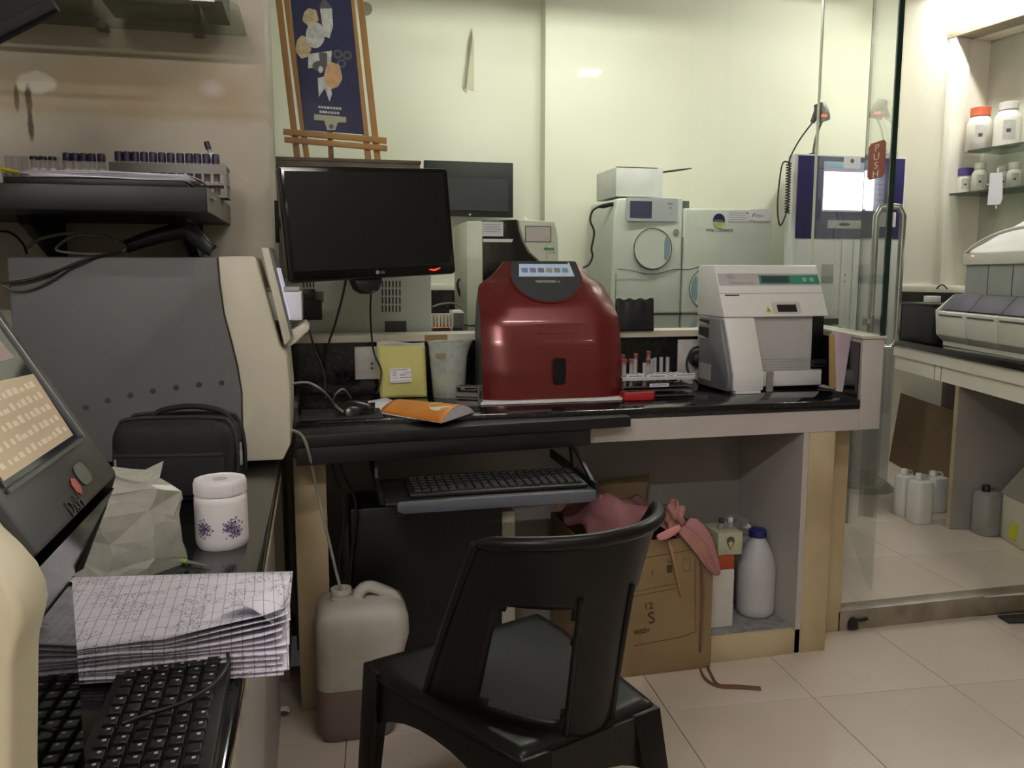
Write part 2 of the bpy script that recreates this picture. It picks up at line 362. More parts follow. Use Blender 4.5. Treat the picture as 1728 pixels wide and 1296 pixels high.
# ---- glass door standing open behind
dr = thing('glass_door', 'open clear glass door with chrome handles beside the counter end', 'door', (1.90, 2.43, .07))
dn = V((1.885, 2.45, 0)); dfar = V((2.30, 3.18, 0)); du = (dfar-dn).normalized(); dnor = V((du.y, -du.x, 0))
def dslab(mb, s0, s1, t0, t1, z0, z1):
    a, c = dn+du*s0, dn+du*s1
    return mb.extr([a+dnor*t0+V((0, 0, z0)), c+dnor*t0+V((0, 0, z0)), c+dnor*t1+V((0, 0, z0)), a+dnor*t1+V((0, 0, z0))], (0, 0, z1-z0))
DW = (dfar-dn).length
dslab(MB(), .004, DW-.004, -.005, .005, .09, 2.75).build('pane', GLASS, dr)
dslab(MB(), DW-.004, DW, -.006, .006, .09, 2.75).build('pane_edge', GLASSEDGE, dr)
for sd in (-1, 1):
    zt, zb = 1.43, .95
    a = dn+du*.07+dnor*(.005*sd); c = dn+du*.07+dnor*(.042*sd)
    h = [a+V((0, 0, zt)), a+(c-a)*.6+V((0, 0, zt)), c+V((0, 0, zt-.03)), c+V((0, 0, zb+.03)), a+(c-a)*.6+V((0, 0, zb)), a+V((0, 0, zb))]
    MB().tube(h, .011, 10).build('handle', CHROME, dr, smooth=60)
STK = mat('red_brown_sticker', (150, 62, 44), .5)
eu = V((1.808-1.708, 2.79-CF-.012, 0)).normalized(); ea_ = V((1.708, CF+.012, 0))
sp = ea_+eu*.083+V((-.0012, 0, PY(1494, 270, 2.32).z))
stk = shape('sticker', STK, gp, sp, -eu, ZA, [(-.056, -.045), (-.042, -.056), (.042, -.056), (.056, -.045), (.056, .045), (.042, .056), (-.042, .056), (-.056, .045)], .001)
for k, ch in enumerate('PUSH'):
    text('letter', ch, .030, sp+V((-.0014, 0, .027-.0265*k)), -eu, ZA, mat('pale_lettering', (226, 206, 190), .5), stk, align='CENTER', sx=2.0)

# ================================================================== LEFT COUNTER
LT = .75; LX = -.093
lc = thing('side_counter', 'black granite side counter along the left with grey cabinet front', 'counter', (-.6, 1.2, 0))
box('granite_top', GRANITE, lc, -1.19, LX, -.3, 2.41, LT-.03, LT, .006)
box('edge_trim', mat('worn_cream_edging', (206, 198, 182), .6, scale=30, rgb2=(170, 158, 138)), lc, -.125, LX-.008, -.3, CF, LT-.085, LT-.031)
box('cabinet_front', LILAC, lc, -.15, -.125, -.3, CF, .0, LT-.086)
box('cabinet_body', GREYP, lc, -1.19, -.151, -.3, 2.41, .0, LT-.031)
# ---- grey blood analyser on the side counter, its operating front turned to the right
GA = mat('grey_analyser_shell', (104, 104, 106), .55, bump=.12, bscale=400, scale=2)
GAC = mat('beige_analyser_front', (206, 202, 184), .45, var=.02)
ga = thing('blood_analyzer', 'large grey blood analyzer with beige front on the side counter', 'analyzer', (-.5, 2.2, LT))
Y0, Y1 = 2.06, 2.40
def gp_(x, y): q = PY(x, y, Y0); return (q.x, q.z)
ZB = LT+.015
seam = [gp_(367, 434), gp_(371, 480), gp_(378, 530), gp_(390, 575), gp_(401, 620), gp_(408, 665), gp_(410, 775)]
xl = gp_(10, 440)[0]; zt = gp_(200, 434)[1]
pts = [(xl, ZB), (seam[-1][0], ZB)]+[q for q in reversed(seam[:-1])]+[(xl, zt)]
sh = MB().extr([(x, Y0, z) for x, z in pts], (0, Y1-Y0, 0)).build('side_shell', GA, ga, .008)
for (x, y) in ((145, 688), (182, 676), (220, 667), (258, 660), (297, 654), (336, 649), (374, 646)):
    q = PY(x, y, Y0)
    MB().lathe([(.0065, -.0005), (.0065, .0004), (.0045, .0005), (.001, .0046)], (q.x, q.y-.0005, q.z), 12, 'y').build('dimple', mat('dark_dimple', (58, 58, 60), .5), sh, smooth=50)
fr = [gp_(440, 420), gp_(462, 420), gp_(484, 560), gp_(483, 600), gp_(489, 660), gp_(490, 745), gp_(478, 774), gp_(470, 776)]
pts = [seam[-1][0:1]+(ZB,)] if False else [(seam[-1][0]+.001, ZB-.013)]
pts = [(seam[-1][0]+.001, ZB-.013), (gp_(478, 774)[0], ZB-.013), (gp_(491, 748)[0], gp_(491, 748)[1]), (gp_(490, 660)[0], gp_(490, 660)[1]), gp_(484, 600), gp_(472, 585), gp_(430, 432)]
pts += [(x+.001, z+.002) for x, z in seam[:-1]]
MB().extr([(x, Y0-.004, z) for x, z in pts], (0, Y1-Y0+.004, 0)).build('front_cover', GAC, ga, .006)
# tilted display on the front
a0, a1, c0, c1 = PY(440, 418, Y0+.03), PY(454, 418, Y0+.03), PY(480, 584, Y0+.03), PY(492, 572, Y0+.03)
MB().extr([a0, a1, c1, c0], (0, .25, 0)).build('display_housing', GAC, ga, .004)
d = V((c1.x-a1.x, 0, c1.z-a1.z)); nrm = V((-d.z, 0, d.x)).normalized()
if nrm.x < 0: nrm = -nrm
o = V((a1.x, Y0+.031, a1.z))+nrm*.0003
dsp = MB().extr([o, o+d*.97, o+d*.97+YA*.248, o+YA*.248], nrm*.004).build('display_bezel', mat('grey_display_bezel', (112, 112, 112), .4), ga)
o2 = o+nrm*.0042
MB().extr([o2+d*.22+YA*.03, o2+d*.80+YA*.03, o2+d*.80+YA*.22, o2+d*.22+YA*.22], nrm*.003).build('screen', mat('pale_lit_screen', (200, 198, 220), .2, emit=.25), dsp)
q = PY(484, 572, Y0+.05)
MB().extr([PY(483, 562, Y0+.05), PY(516, 545, Y0+.05), PY(523, 556, Y0+.05), PY(500, 578, Y0+.05), PY(484, 588, Y0+.05)], (0, .2, 0)).build('tray', GAC, ga, .004)
# printer with paper on the analyser's tray
a = PY(470, 492, 2.2); c = PY(512, 540, 2.2)
pr = thing('paper_slip', 'pile of white paper forms standing on the beige analyzer tray', 'paper', (a.x, 2.2, c.z))
box('sheet_pile', PAPER, pr, a.x-.03, c.x-.003, 2.15, 2.28, c.z+.002, a.z, .002)
box('top_sheet', mat('grey_form_top', (170, 168, 160), .5), pr, a.x-.03, c.x-.006, 2.15, 2.28, a.z+.0005, a.z+.012, .004)
# hand scanner and cable loop lying on the analyser
SCN = mat('scanner_grey_black', (34, 35, 38), .4)
sc_ = thing('barcode_scanner', 'dark handheld barcode scanner lying on top of the grey analyzer', 'scanner', PY(300, 432, 2.15))
Z1 = zt
def s3(x, y, Y=2.15): return PY(x, y, Y)
MB().tube([s3(212, 424), s3(245, 412), s3(280, 402), s3(315, 394)], [.013, .015, .016, .019], 12, flat=1.15).build('grip', SCN, sc_, smooth=60)
MB().tube([s3(309, 388), s3(322, 398), s3(338, 414), s3(350, 425), s3(359, 429)], [.014, .022, .019, .016, .017], 12).build('head', mat('scanner_head_grey', (62, 66, 70), .35), sc_, smooth=60)
MB().tube([s3(357, 426, 2.15), s3(360.5, 429.5, 2.15)], .0135, 12).build('lens_window', GLOSSBLK, sc_)
sc_.location.z += .010
CBL = mat('grey_cable', (92, 88, 80), .5); CBD = mat('dark_cable', (34, 32, 30), .5)
Yc = 2.10
cable('scanner_cable', [s3(214, 426), s3(205, 414, 2.12), s3(170, 403, Yc), s3(125, 404, Yc), s3(95, 425, Yc), s3(120, 432, Yc), s3(170, 434, Yc), s3(206, 430, Yc), s3(210, 420, Yc), s3(180, 406, Yc), s3(120, 399, Yc), s3(70, 408, Yc), s3(46, 424, Yc)], .0035, CBL, 'grey scanner cable coiled loosely on top of the analyzer').location.z += .007
cable('power_cable', [s3(205, 428, 2.09), s3(150, 440, 2.05), s3(95, 462, 2.05), s3(40, 478, 2.05), s3(-20, 482, 2.05)], .0035, CBD, 'dark cable hanging across the grey analyzer side').location.z += .005
cable('thin_cable', [s3(150, 436, 2.09), s3(110, 460, 2.052), s3(60, 488, 2.052), s3(20, 492, 2.05), s3(-15, 470, 2.05)], .0028, CBL, 'thin grey cable drooping over the analyzer top edge').location.z += .004
cable('wall_cable', [s3(-25, 390, 2.39), s3(15, 392, 2.385), s3(38, 410, 2.38), s3(45, 428, 2.36)], .003, CBD, 'short dark cable curving down the beige wall')
# ---- black wall shelf
q0 = PY(350, 358, 1.93)
sx1 = q0.x; sz0 = q0.z; sz1 = PY(350, 316, 1.93).z
ws = thing('wall_shelf', 'black board shelf fixed to the beige wall', 'shelf', (-.5, WY, sz0))
box('board', LAMBLK, ws, -.95, sx1, 1.93, WY-.001, sz0, sz1, .002)
box('end_facing', mat('worn_grey_edge', (112, 104, 94), .6, scale=30), ws, sx1+.0003, sx1+.003, 1.931, WY-.001, sz0+.001, sz1-.001)
for px in (92, 330):
    qx = PY(px, 390, 2.36).x
    MB().extr([(qx-.012, WY-.001, sz0), (qx-.012, 2.12, sz0), (qx-.012, 2.14, sz0-.02), (qx-.012, WY-.03, sz0-.11), (qx-.012, WY-.001, sz0-.11)], (.024, 0, 0)).build('bracket', LAMBLK, ws)
ft = thing('document_tray', 'flat black document tray on the wall shelf under loose papers', 'tray', (-.5, 1.95, sz1))
tz = PY(200, 302, 1.95).z
tx0, tx1 = PY(5, 300, 1.95).x, PY(313, 300, 1.95).x
box('tray_body', LAMBLK, ft, tx0, tx1, 1.95, 2.14, sz1+.0005, tz, .002)
# loose papers on the tray
pp = thing('loose_papers', 'untidy stack of white papers spilling over the black tray', 'paper', (-.5, 2.0, tz))
for k in range(7):
    x0 = tx0+.03+.03*random.random(); x1 = tx1+.005+.03*random.random(); hh = tz+.001+k*.0022
    def sheet(u, v, x0=x0, x1=x1, hh=hh, k=k):
        x = x0+(x1-x0)*u; sag = -.030*max(0, (x-tx1)/.04)**1.0 if x > tx1 else 0
        return V((x, 1.947+.0015*k+.13*v, hh+.004*math.sin(5*u+k)*u*(1-u)*2+sag*.5))
    MB().grid(sheet, 24, 3).build('sheet', PAPER, pp, solid=.0008, smooth=60)
q = PY(370, 335, 1.97)
def curl(u, v):
    return V((tx1-.005+.06*u, 1.96+.06*v, tz-.004-.045*u+.05*max(0, u-.55)**1.5))
MB().grid(curl, 12, 3).build('curled_slip', PAPER, pp, solid=.0008, smooth=60)
a = PY(2, 285, 1.99); c = PY(32, 291, 1.99)
tag(MB().tube([a, c], .004, 8).build('highlighter_pen', mat('yellow_highlighter', (220, 214, 30), .4)), 'bright yellow highlighter at the left end of the papers', 'pen')
# ---- tubes in racks standing on the shelf
RACK = mat('grey_steel_rack', (110, 108, 108), .4, .6)
PURP = mat('purple_tube_cap', (50, 41, 74), .45); NAVY = mat('dark_navy_cap', (28, 26, 40), .4)
TUBEB = clear('tube_plastic', (.88, .88, .9), .7, .1, body=.5, bodyrgb=(228, 224, 230))
TUBEW = mat('white_tube_label', (226, 220, 224), .6)
RYB = 2.20
zr = PY(200, 283, RYB).z
rk = thing('tube_rack', 'grey steel rack of purple capped sample tubes on the wall shelf', 'rack', (-.3, RYB, sz1))
rx0, rx1 = PY(186, 283, RYB).x, PY(383, 283, RYB).x
rtop = PY(250, 276, RYB).z
for zz in (sz1+.001, sz1+.03, rtop-.008): box('tier', RACK, rk, rx0, rx1, RYB-.01, RYB+.07, zz, zz+.006)
for xx in (rx0, rx1-.008): box('end_plate', RACK, rk, xx, xx+.006, RYB-.012, RYB+.072, sz1+.001, rtop)
box('front_rail', RACK, rk, rx0, rx1, RYB-.013, RYB-.011, rtop-.022, rtop)
def sample_tube(name, label, c, h, r, capm, caph, group, bodym=TUBEB, capr=1.25, tilt=None):
    t = thing(name, label, 'tube', c, group=group)
    MB().lathe([(r*.4, 0), (r*.85, .004), (r, .012), (r, h)], (0, 0, 0), 12).build('glass_body', bodym, t, smooth=50, world=False)
    MB().lathe([(r*capr, h-.004), (r*capr, h+caph-.003), (r*capr*.85, h+caph)], (0, 0, 0), 12).build('cap', capm, t, smooth=50, world=False)
    MB().lathe([(r*1.02, h*.30), (r*1.02, h*.72)], (0, 0, 0), 12).build('paper_label', TUBEW, t, smooth=50, world=False)
    return t
capz = PY(250, 261, RYB+.03).z
th = capz-.012-(sz1+.008)
ordn = ['first', 'second', 'third', 'fourth', 'fifth', 'sixth', 'seventh', 'eighth', 'ninth', 'tenth', 'eleventh', 'twelfth', 'thirteenth']
first = None
for k, px in enumerate((200, 214, 228, 243, 258, 273, 288, 304, 319, 333, 348, 364)):
    q = PY(px, 262, RYB+.03); lab = 'purple capped sample tube, %s from the left in the steel rack' % ordn[k]
    if first is None: first = sample_tube('sample_tube', lab, (q.x, RYB+.03, sz1+.0075), th, .0075, PURP, .018, 'purple capped tubes on the wall shelf')
    else: dup(first, (q.x, RYB+.03, sz1+.0075), lab)
t = sample_tube('tilted_sample_tube', 'dark capped tube leaning up out of the steel rack end', PY(362, 280, RYB+.05), .045, .006, NAVY, .016, 'purple capped tubes on the wall shelf')
t.rotation_euler = (0, math.radians(-16), 0)
rk2 = thing('clear_tube_rack', 'low clear rack of tubes at the left of the wall shelf', 'rack', (-.6, RYB, sz1))
lx0, lx1 = PY(5, 283, RYB).x, PY(178, 283, RYB).x
for zz in (sz1+.001, sz1+.045): box('tier', clear('clear_rack_plastic', (.8, .78, .82), .6, .15, body=.3), rk2, lx0, lx1, RYB-.01, RYB+.07, zz, zz+.004)
for xx in (lx0, lx1-.004): box('end_plate', MATS['clear_rack_plastic'], rk2, xx, xx+.004, RYB-.01, RYB+.07, sz1+.005, sz1+.045)
capl = [(14, 0), (27, 0), (41, 0), (57, 2), (72, 2), (88, 2), (101, 0), (113, 1), (127, 1), (141, 1), (155, 1), (171, 1)]
for k, (px, cm) in enumerate(capl):
    q = PY(px, 270, RYB+.03)
    if cm == 0:
        t = thing('open_sample_tube', 'open clear sample tube, number %s from the left in the clear rack' % ordn[k], 'tube', (q.x, RYB+.03, sz1+.006), group='tubes in the clear rack')
        MB().lathe([(.003, 0), (.0065, .004), (.0075, .012), (.0075, .085)], (0, 0, 0), 12).build('glass_body', TUBEB, t, smooth=50, world=False)
        MB().lathe([(.0077, .03), (.0077, .045)], (0, 0, 0), 12).build('paper_label', TUBEW, t, smooth=50, world=False)
    else:
        sample_tube('capped_sample_tube', ('purple' if cm == 1 else 'dark flat')+' capped tube, %s from the left in the clear rack' % ordn[k], (q.x, RYB+.03, sz1+.006), .082, .0075, PURP if cm == 1 else NAVY, .014 if cm == 1 else .004, 'tubes in the clear rack')
# ---- glass wall shelf high on the left wall, with boxes standing on it
gzz = PY(385, 60, WY).z; GF = 2.14
gs = thing('glass_shelf', 'high rounded glass shelf on the beige wall', 'shelf', (-.5, WY, gzz))
gx1 = PY(402, 14, GF+.03).x
ptsg = [(-1.0, WY-.001), (gx1, WY-.001), (gx1, GF+.05)]+[(gx1-.05+.05*math.cos(a), GF+.05-.05*math.sin(a)) for a in (.4, .8, 1.2, 1.57)]+[(-1.0, GF)]
SHG = clear('shelf_glass_green', (.84, .88, .84), .6, ior=1.3)
MB().extr([(x, y, gzz) for x, y in ptsg], (0, 0, .010)).build('glass_plate', SHG, gs)
MB().extr([(-1.0, GF-.0015, gzz), (gx1-.05, GF-.0015, gzz), (gx1-.05, GF-.0002, gzz), (-1.0, GF-.0002, gzz)], (0, 0, .010)).build('polished_edge', mat('shelf_edge_green', (70, 86, 72), .2), gs)
for px in (165, 330):
    x = PY(px, 10, 2.36).x; box('clamp', mat('dull_clamp', (120, 118, 108), .6), gs, x-.012, x+.012, 2.37, WY-.001, gzz-.012, gzz-.0003)
for k, (p0, p1, hh, mm, lab) in enumerate(((-60, 140, .12, (158, 150, 132), 'grey brown carton at the left end of the high glass shelf'), (178, 330, .10, (160, 156, 142), 'grey carton standing mid way along the high glass shelf'), (342, 382, .08, (140, 130, 116), 'small box at the rounded end of the glass shelf'))):
    xa, xb = PY(p0, 25, 2.26).x, PY(p1, 25, 2.26).x
    t = thing('carton', lab, 'box', ((xa+xb)/2, 2.3, gzz+.010))
    box('carton_body', mat('carton_%d' % k, mm, .7), t, xa, xb, GF+.03, WY-.055, gzz+.0105, gzz+hh, .002)
    box('lid_flap', mat('carton_%d' % k, mm, .7), t, xa-.001, xb+.001, GF+.029, GF+.09, gzz+hh+.0005, gzz+hh+.003)
# ---- black screen hanging at the top left corner
hm = thing('wall_monitor', 'black hanging monitor whose lower corner shows at the top left', 'monitor', PY(20, 0, 1.7))
o = PY(97, 14, 1.62); e2 = PY(0, 64, 1.62)
dl = (e2-o).normalized(); dup_ = V((-dl.z, 0, dl.x)); dup_ = dup_ if dup_.z > 0 else -dup_
c2 = [o, o+dl*.42, o+dl*.42+dup_*.27, o+dup_*.27]
MB().extr(c2, (0, .03, 0)).build('panel', mat('matt_black_casing', (18, 18, 21), .6, spec=.25), hm, .006)
MB().extr([o+dl*.015+dup_*.02-YA*.0006, o+dl*.405+dup_*.02-YA*.0006, o+dl*.405+dup_*.255-YA*.0006, o+dl*.015+dup_*.255-YA*.0006], (0, .0004, 0)).build('screen', mat('unlit_black_screen', (16, 17, 21), .6, spec=.2), hm)
mc = o+dl*.21+dup_*.13+YA*.03
MB().tube([mc, mc+V((0, .06, .02)), V((mc.x, mc.y+.06, ZC-.001))], .014).build('ceiling_pole', BLK, hm)
# ---- near analyser with tilted touch screen at the lower left
FA = mat('dark_grey_bezel', (70, 70, 72), .28); FC = mat('warm_cream_shell', (222, 212, 184), .45, var=.02)
fa = thing('touchscreen_analyzer', 'cream analyzer with dark tilted touch screen in the near left corner', 'analyzer', (-.5, .65, LT))
YN, YF = .56, .78
B0 = PY(200, 800, YF); T0 = PY(0, 520, YF); td = (T0-B0); td.y = 0; td.normalize()
tn = V((-td.z, 0, td.x)); tn = tn if tn.x > 0 else -tn
LW = .26
bx, bz = B0.x, B0.z
def bz_(s, n, y): return V((bx, y, bz))+td*s+tn*n
b = MB(); pr_ = [bz_(0, 0, YN), bz_(LW, 0, YN), bz_(LW, -.035, YN), bz_(.04, -.035, YN), bz_(0, -.015, YN)]
b.extr(pr_, (0, YF-YN, 0)); bezel = b.build('display_bezel', FA, fa, .004)
SY = YF-.030
MB().extr([bz_(.046, .0006, YN+.015), bz_(LW-.02, .0006, YN+.015), bz_(LW-.02, .0006, SY), bz_(.046, .0006, SY)], tn*.0014).build('touch_screen', mat('glossy_dark_screen', (52, 54, 62), .06, spec=.7), bezel)
RIM = mat('silver_rim', (176, 178, 182), .25, .8)
MB().extr([bz_(.043, .0006, SY+.0005), bz_(LW-.017, .0006, SY+.0005), bz_(LW-.017, .0006, SY+.0035), bz_(.043, .0006, SY+.0035)], tn*.0035).build('screen_rim', RIM, bezel)
MB().extr([bz_(.0415, .0006, YN+.015), bz_(.0445, .0006, YN+.015), bz_(.0445, .0006, SY), bz_(.0415, .0006, SY)], tn*.002).build('screen_rim', FA, bezel)
# what the screen shows: a pale list window with rows, a chart above
win = MB().extr([bz_(.050, .0021, SY-.014), bz_(.108, .0021, SY-.006), bz_(.116, .0021, YN+.018), bz_(.050, .0021, YN+.018)], tn*.0003).build('list_window', mat('screen_list_tan', (176, 156, 130), .15, emit=.14), bezel)
for r_ in range(5):
    for k in range(12):
        y = SY-.020-k*.0125; s0 = .056+r_*.0105; ln_ = .0105*(.45+.5*random.random()); hh_ = .003+.003*random.random()
        if y-ln_ < YN+.019: continue
        MB().extr([bz_(s0, .0026, y), bz_(s0+hh_, .0026, y-.001), bz_(s0+hh_, .0026, y-ln_), bz_(s0, .0026, y-ln_)], tn*.0002).build('list_row', mat('screen_row_cream', (200, 184, 162), .15, emit=.15), win)
MB().extr([bz_(.125, .0021, SY-.02), bz_(.20, .0021, SY-.04), bz_(.19, .0021, YN+.03), bz_(.125, .0021, YN+.03)], tn*.0003).build('chart_panel', mat('screen_chart_rose', (132, 104, 112), .15, emit=.1), bezel)
ul = YA
shape('logo_square', mat('red_logo', (166, 70, 62), .4), bezel, bz_(.010, .0006, YF-.108), ul, td, [(0, .003), (.006, -.001), (.013, .004), (.013, .012), (.006, .014), (0, .010)], .0006)
text('letters', 'DxH', .017, bz_(.002, .0006, YF-.142), ul, td, mat('charcoal_letter', (34, 34, 36), .4), bezel)
decal('pale_badge', mat('grey_badge', (88, 85, 82), .35), bezel, bz_(.012, .0006, YF-.088), ul, td, 0, .028, 0, .018, .0004, round_=.008)
# body under the screen with glossy lower front, cream near cheek
b = MB(); b.extr([(bx-.043, YN, LT+.004), (bx-.043, YN, bz-.09), (bx-.06, YN, bz+.01), bz_(.22, -.035, YN), bz_(LW, -.07, YN), (-.75, YN, bz+.16), (-.75, YN, LT+.004)], (0, YF-YN-.008, 0)); b.build('body', FA, fa, .003)
MB().extr([(bx-.0425, YN+.003, LT+.006), (bx-.0410, YN+.003, LT+.006), (bx-.0410, YN+.003, bz-.092), (bx-.0425, YN+.003, bz-.092)], (0, YF-YN-.013, 0)).build('lower_front', mat('black_mirror_panel', (8, 8, 10), .05, spec=.8), fa)
MB().extr([bz_(.0, -.003, YF+.0003), bz_(LW, -.003, YF+.0003), bz_(LW, -.07, YF+.0003), (bx-.06, YF+.0003, bz+.01), (bx-.0435, YF+.0003, bz-.09), (bx-.034, YF+.0003, bz-.085), (bx-.012, YF+.0003, bz-.03)], (0, .003, 0)).build('end_cheek', FA, fa, .001)
b = MB(); b.extr([(bx-.004, YN, bz-.012), (bx-.0405, YN, bz-.088), (bx-.0425, YN, bz-.088), (bx-.05, YN, bz-.01)], (0, YF-YN-.001, 0)); b.build('chin', GLOSSBLK, fa)
YK = YN-.010
ck = [PY(-60, 812, YK), PY(0, 893, YK), PY(30, 921, YK), PY(58, 953, YK), PY(73, 985, YK), PY(77, 1010, YK), PY(72, 1035, YK), PY(63, 1070, YK), PY(61, 1100, YK), PY(59, 1290, YK)]
ck = [V((q.x, YK, q.z)) for q in ck]
ck = [V((q.x, YN-.05, q.z)) for q in ck]+[V((ck[-1].x-.004, YN-.05, LT+.004)), V((-.75, YN-.05, LT+.004)), V((-.75, YN-.05, ck[0].z+.12)), V((ck[0].x-.1, YN-.05, ck[0].z+.12))]
MB().extr(ck, (0, .0495, 0)).build('near_cheek', FC, fa, .005, seg=3)
# ---- register book on the counter edge
GRID = mat('ruled_register_paper', (234, 230, 244), .75, var=.015)
def ruled(m):
    nt = m.node_tree; L = nt.links; b = nt.nodes['Principled BSDF']
    tc = nt.nodes.new('ShaderNodeTexCoord'); mp = nt.nodes.new('ShaderNodeMapping'); L.new(tc.outputs['Object'], mp.inputs[0])
    mp.inputs['Rotation'].default_value = (0, 0, -.06)
    br = nt.nodes.new('ShaderNodeTexBrick'); br.offset = 0; br.inputs['Scale'].default_value = 1; br.inputs['Brick Width'].default_value = .012; br.inputs['Row Height'].default_value = .034
    br.inputs['Mortar Size'].default_value = .0005; br.inputs['Mortar Smooth'].default_value = .1
    for i, c in ((1, (1, 1, 1)), (2, (1, 1, 1)), (3, (.42, .44, .52))): br.inputs[i].default_value = (*c, 1)
    L.new(mp.outputs[0], br.inputs[0])
    n = nt.nodes.new('ShaderNodeTexNoise'); n.inputs['Scale'].default_value = 420; n.inputs['Detail'].default_value = 1
    n2 = nt.nodes.new('ShaderNodeTexNoise'); n2.inputs['Scale'].default_value = 26
    mp2 = nt.nodes.new('ShaderNodeMapping'); mp2.inputs['Scale'].default_value = (1, .45, 1); L.new(tc.outputs['Object'], mp2.inputs[0]); L.new(mp2.outputs[0], n.inputs['Vector']); L.new(tc.outputs['Object'], n2.inputs['Vector'])
    g1 = nt.nodes.new('ShaderNodeMath'); g1.operation = 'GREATER_THAN'; g1.inputs[1].default_value = .55; L.new(n.outputs[0], g1.inputs[0])
    g2 = nt.nodes.new('ShaderNodeMath'); g2.operation = 'GREATER_THAN'; g2.inputs[1].default_value = .52; L.new(n2.outputs[0], g2.inputs[0])
    mu = nt.nodes.new('ShaderNodeMath'); mu.operation = 'MULTIPLY'; L.new(g1.outputs[0], mu.inputs[0]); L.new(g2.outputs[0], mu.inputs[1])
    m1 = nt.nodes.new('ShaderNodeMixRGB'); m1.blend_type = 'MULTIPLY'; m1.inputs[0].default_value = 1
    old = b.inputs['Base Color'].links[0].from_socket
    L.new(old, m1.inputs[1]); L.new(br.outputs[0], m1.inputs[2])
    m2 = nt.nodes.new('ShaderNodeMixRGB'); m2.inputs[2].default_value = (*lin((96, 92, 110)), 1)
    sc = nt.nodes.new('ShaderNodeMath'); sc.operation = 'MULTIPLY'; sc.inputs[1].default_value = .5; L.new(mu.outputs[0], sc.inputs[0])
    L.new(sc.outputs[0], m2.inputs[0]); L.new(m1.outputs[0], m2.inputs[1]); L.new(m2.outputs[0], b.inputs['Base Color'])
ruled(GRID)
rg = thing('register_book', 'open ruled register with handwriting and curled pages on the counter edge', 'book', PZ(320, 1040, LT))
A_, B_, C_, D_ = PZ(105, 974, .788), PZ(494, 963, .788), PZ(484, 1085, .785), PZ(100, 1110, .780)
NP = 11
for k in range(NP):
    f = k/(NP-1); z = LT+.0045+.0325*f
    def page(u, v, f=f, z=z, k=k):
        q = A_.lerp(B_, u).lerp(D_.lerp(C_, u), v*(1.06-.07*f+.010*math.sin(k*2.1)))
        lift = .012*math.sin(math.pi*min(1, u*1.1))*v*f*.7
        corner = max(0, u+v-1.45)/.55
        zz = z+lift+.026*corner**1.3*max(0, f-.2)*1.6+.0015*math.sin(6*u+k)*v
        return V((q.x-(1-f)*.004+.006*corner*math.sin(k*1.7), q.y+corner*.014*(f), zz))
    MB().grid(page, 22, 12).build('page', GRID, rg, solid=.0012 if k < NP-1 else .0006, smooth=60)
def fold(u, v):   # dog-eared corner folded back on the top page
    a = PZ(372, 1030, .80); c = PZ(492, 985, .80); e = PZ(462, 1055, .80)
    p = a.lerp(c, u).lerp(e.lerp(PZ(488, 1010, .80), u), v)
    return V((p.x, p.y, .800+.014*math.sin(math.pi*v)+.003*u))
MB().grid(fold, 10, 8).build('folded_corner', GRID, rg, solid=.0006, smooth=60)
# ---- near keyboard
KEY = mat('keyboard_black', (26, 26, 28), .5, bump=.05, bscale=300); LEG = mat('key_legend_white', (206, 206, 206), .6)
def keyboard(name, label, loc, rz, width, depth, cols, rows, legends=True, group=None):
    k = thing(name, label, 'keyboard', loc, rz)
    MB().hexa([(-width/2, -depth/2, 0), (width/2, -depth/2, 0), (width/2, depth/2, 0), (-width/2, depth/2, 0), (-width/2, -depth/2, .010), (width/2, -depth/2, .010), (width/2, depth/2, .018), (-width/2, depth/2, .018)]).build('base', KEY, k, .003, world=False)
    pw, ph = (width-.02)/cols, (depth-.02)/rows
    a, c = pw*.44, ph*.44
    mk = MB().hexa([(-a, -c, 0), (a, -c, 0), (a, c, 0), (-a, c, 0), (-a*.78, -c*.78, .007), (a*.78, -c*.78, .007), (a*.78, c*.85, .007), (-a*.78, c*.85, .007)])
    ml = MB().poly([(-a*.45, c*.05, .0073), (-a*.05, c*.05, .0073), (-a*.05, c*.5, .0073), (-a*.45, c*.5, .0073)])
    pk = None
    for j in range(rows):
        for i in range(cols):
            x = -width/2+.01+pw*(i+.5); y = -depth/2+.01+ph*(j+.5); z = .010+.008*(y+depth/2)/depth
            if pk is None:
                pk = mk.build('key', KEY, k, .0008, seg=1, world=False); kk = pk
                if legends: lg = ml.build('legend', LEG, pk, world=False); pl_ = lg
            else:
                kk = pk.copy(); col.objects.link(kk); kk.parent = k
                if legends and random.random() < .85:
                    lg = pl_.copy(); col.objects.link(lg); lg.parent = kk
            kk.location = (x, y, z)
    return k
kl = PZ(197, 1125, LT+.016); kr = PZ(392, 1104, LT+.016)
kw = (kr-kl).length
kc = (kl+kr)/2; ka = math.atan2(kr.y-kl.y, kr.x-kl.x)
near = keyboard('computer_keyboard', 'black keyboard lying lengthways on the granite beside the register', (0, 0, 0), 0, .34, kw, 16, 6)
dirn = V((math.sin(ka), -math.cos(ka), 0))
pos = V((kc.x, kc.y, LT+.001))+dirn*.176
near.location = pos; near.rotation_euler = (0, 0, ka-math.pi/2)
kz = LT+.034
cable('keyboard_cable', [PZ(372, 1095, LT+.006), PZ(383, 1102, LT+.02), PZ(384, 1122, kz), PZ(360, 1155, kz), PZ(310, 1185, kz), PZ(250, 1205, kz), PZ(205, 1222, kz)], .0022, CBD, 'thin black cable looping over the near keyboard')
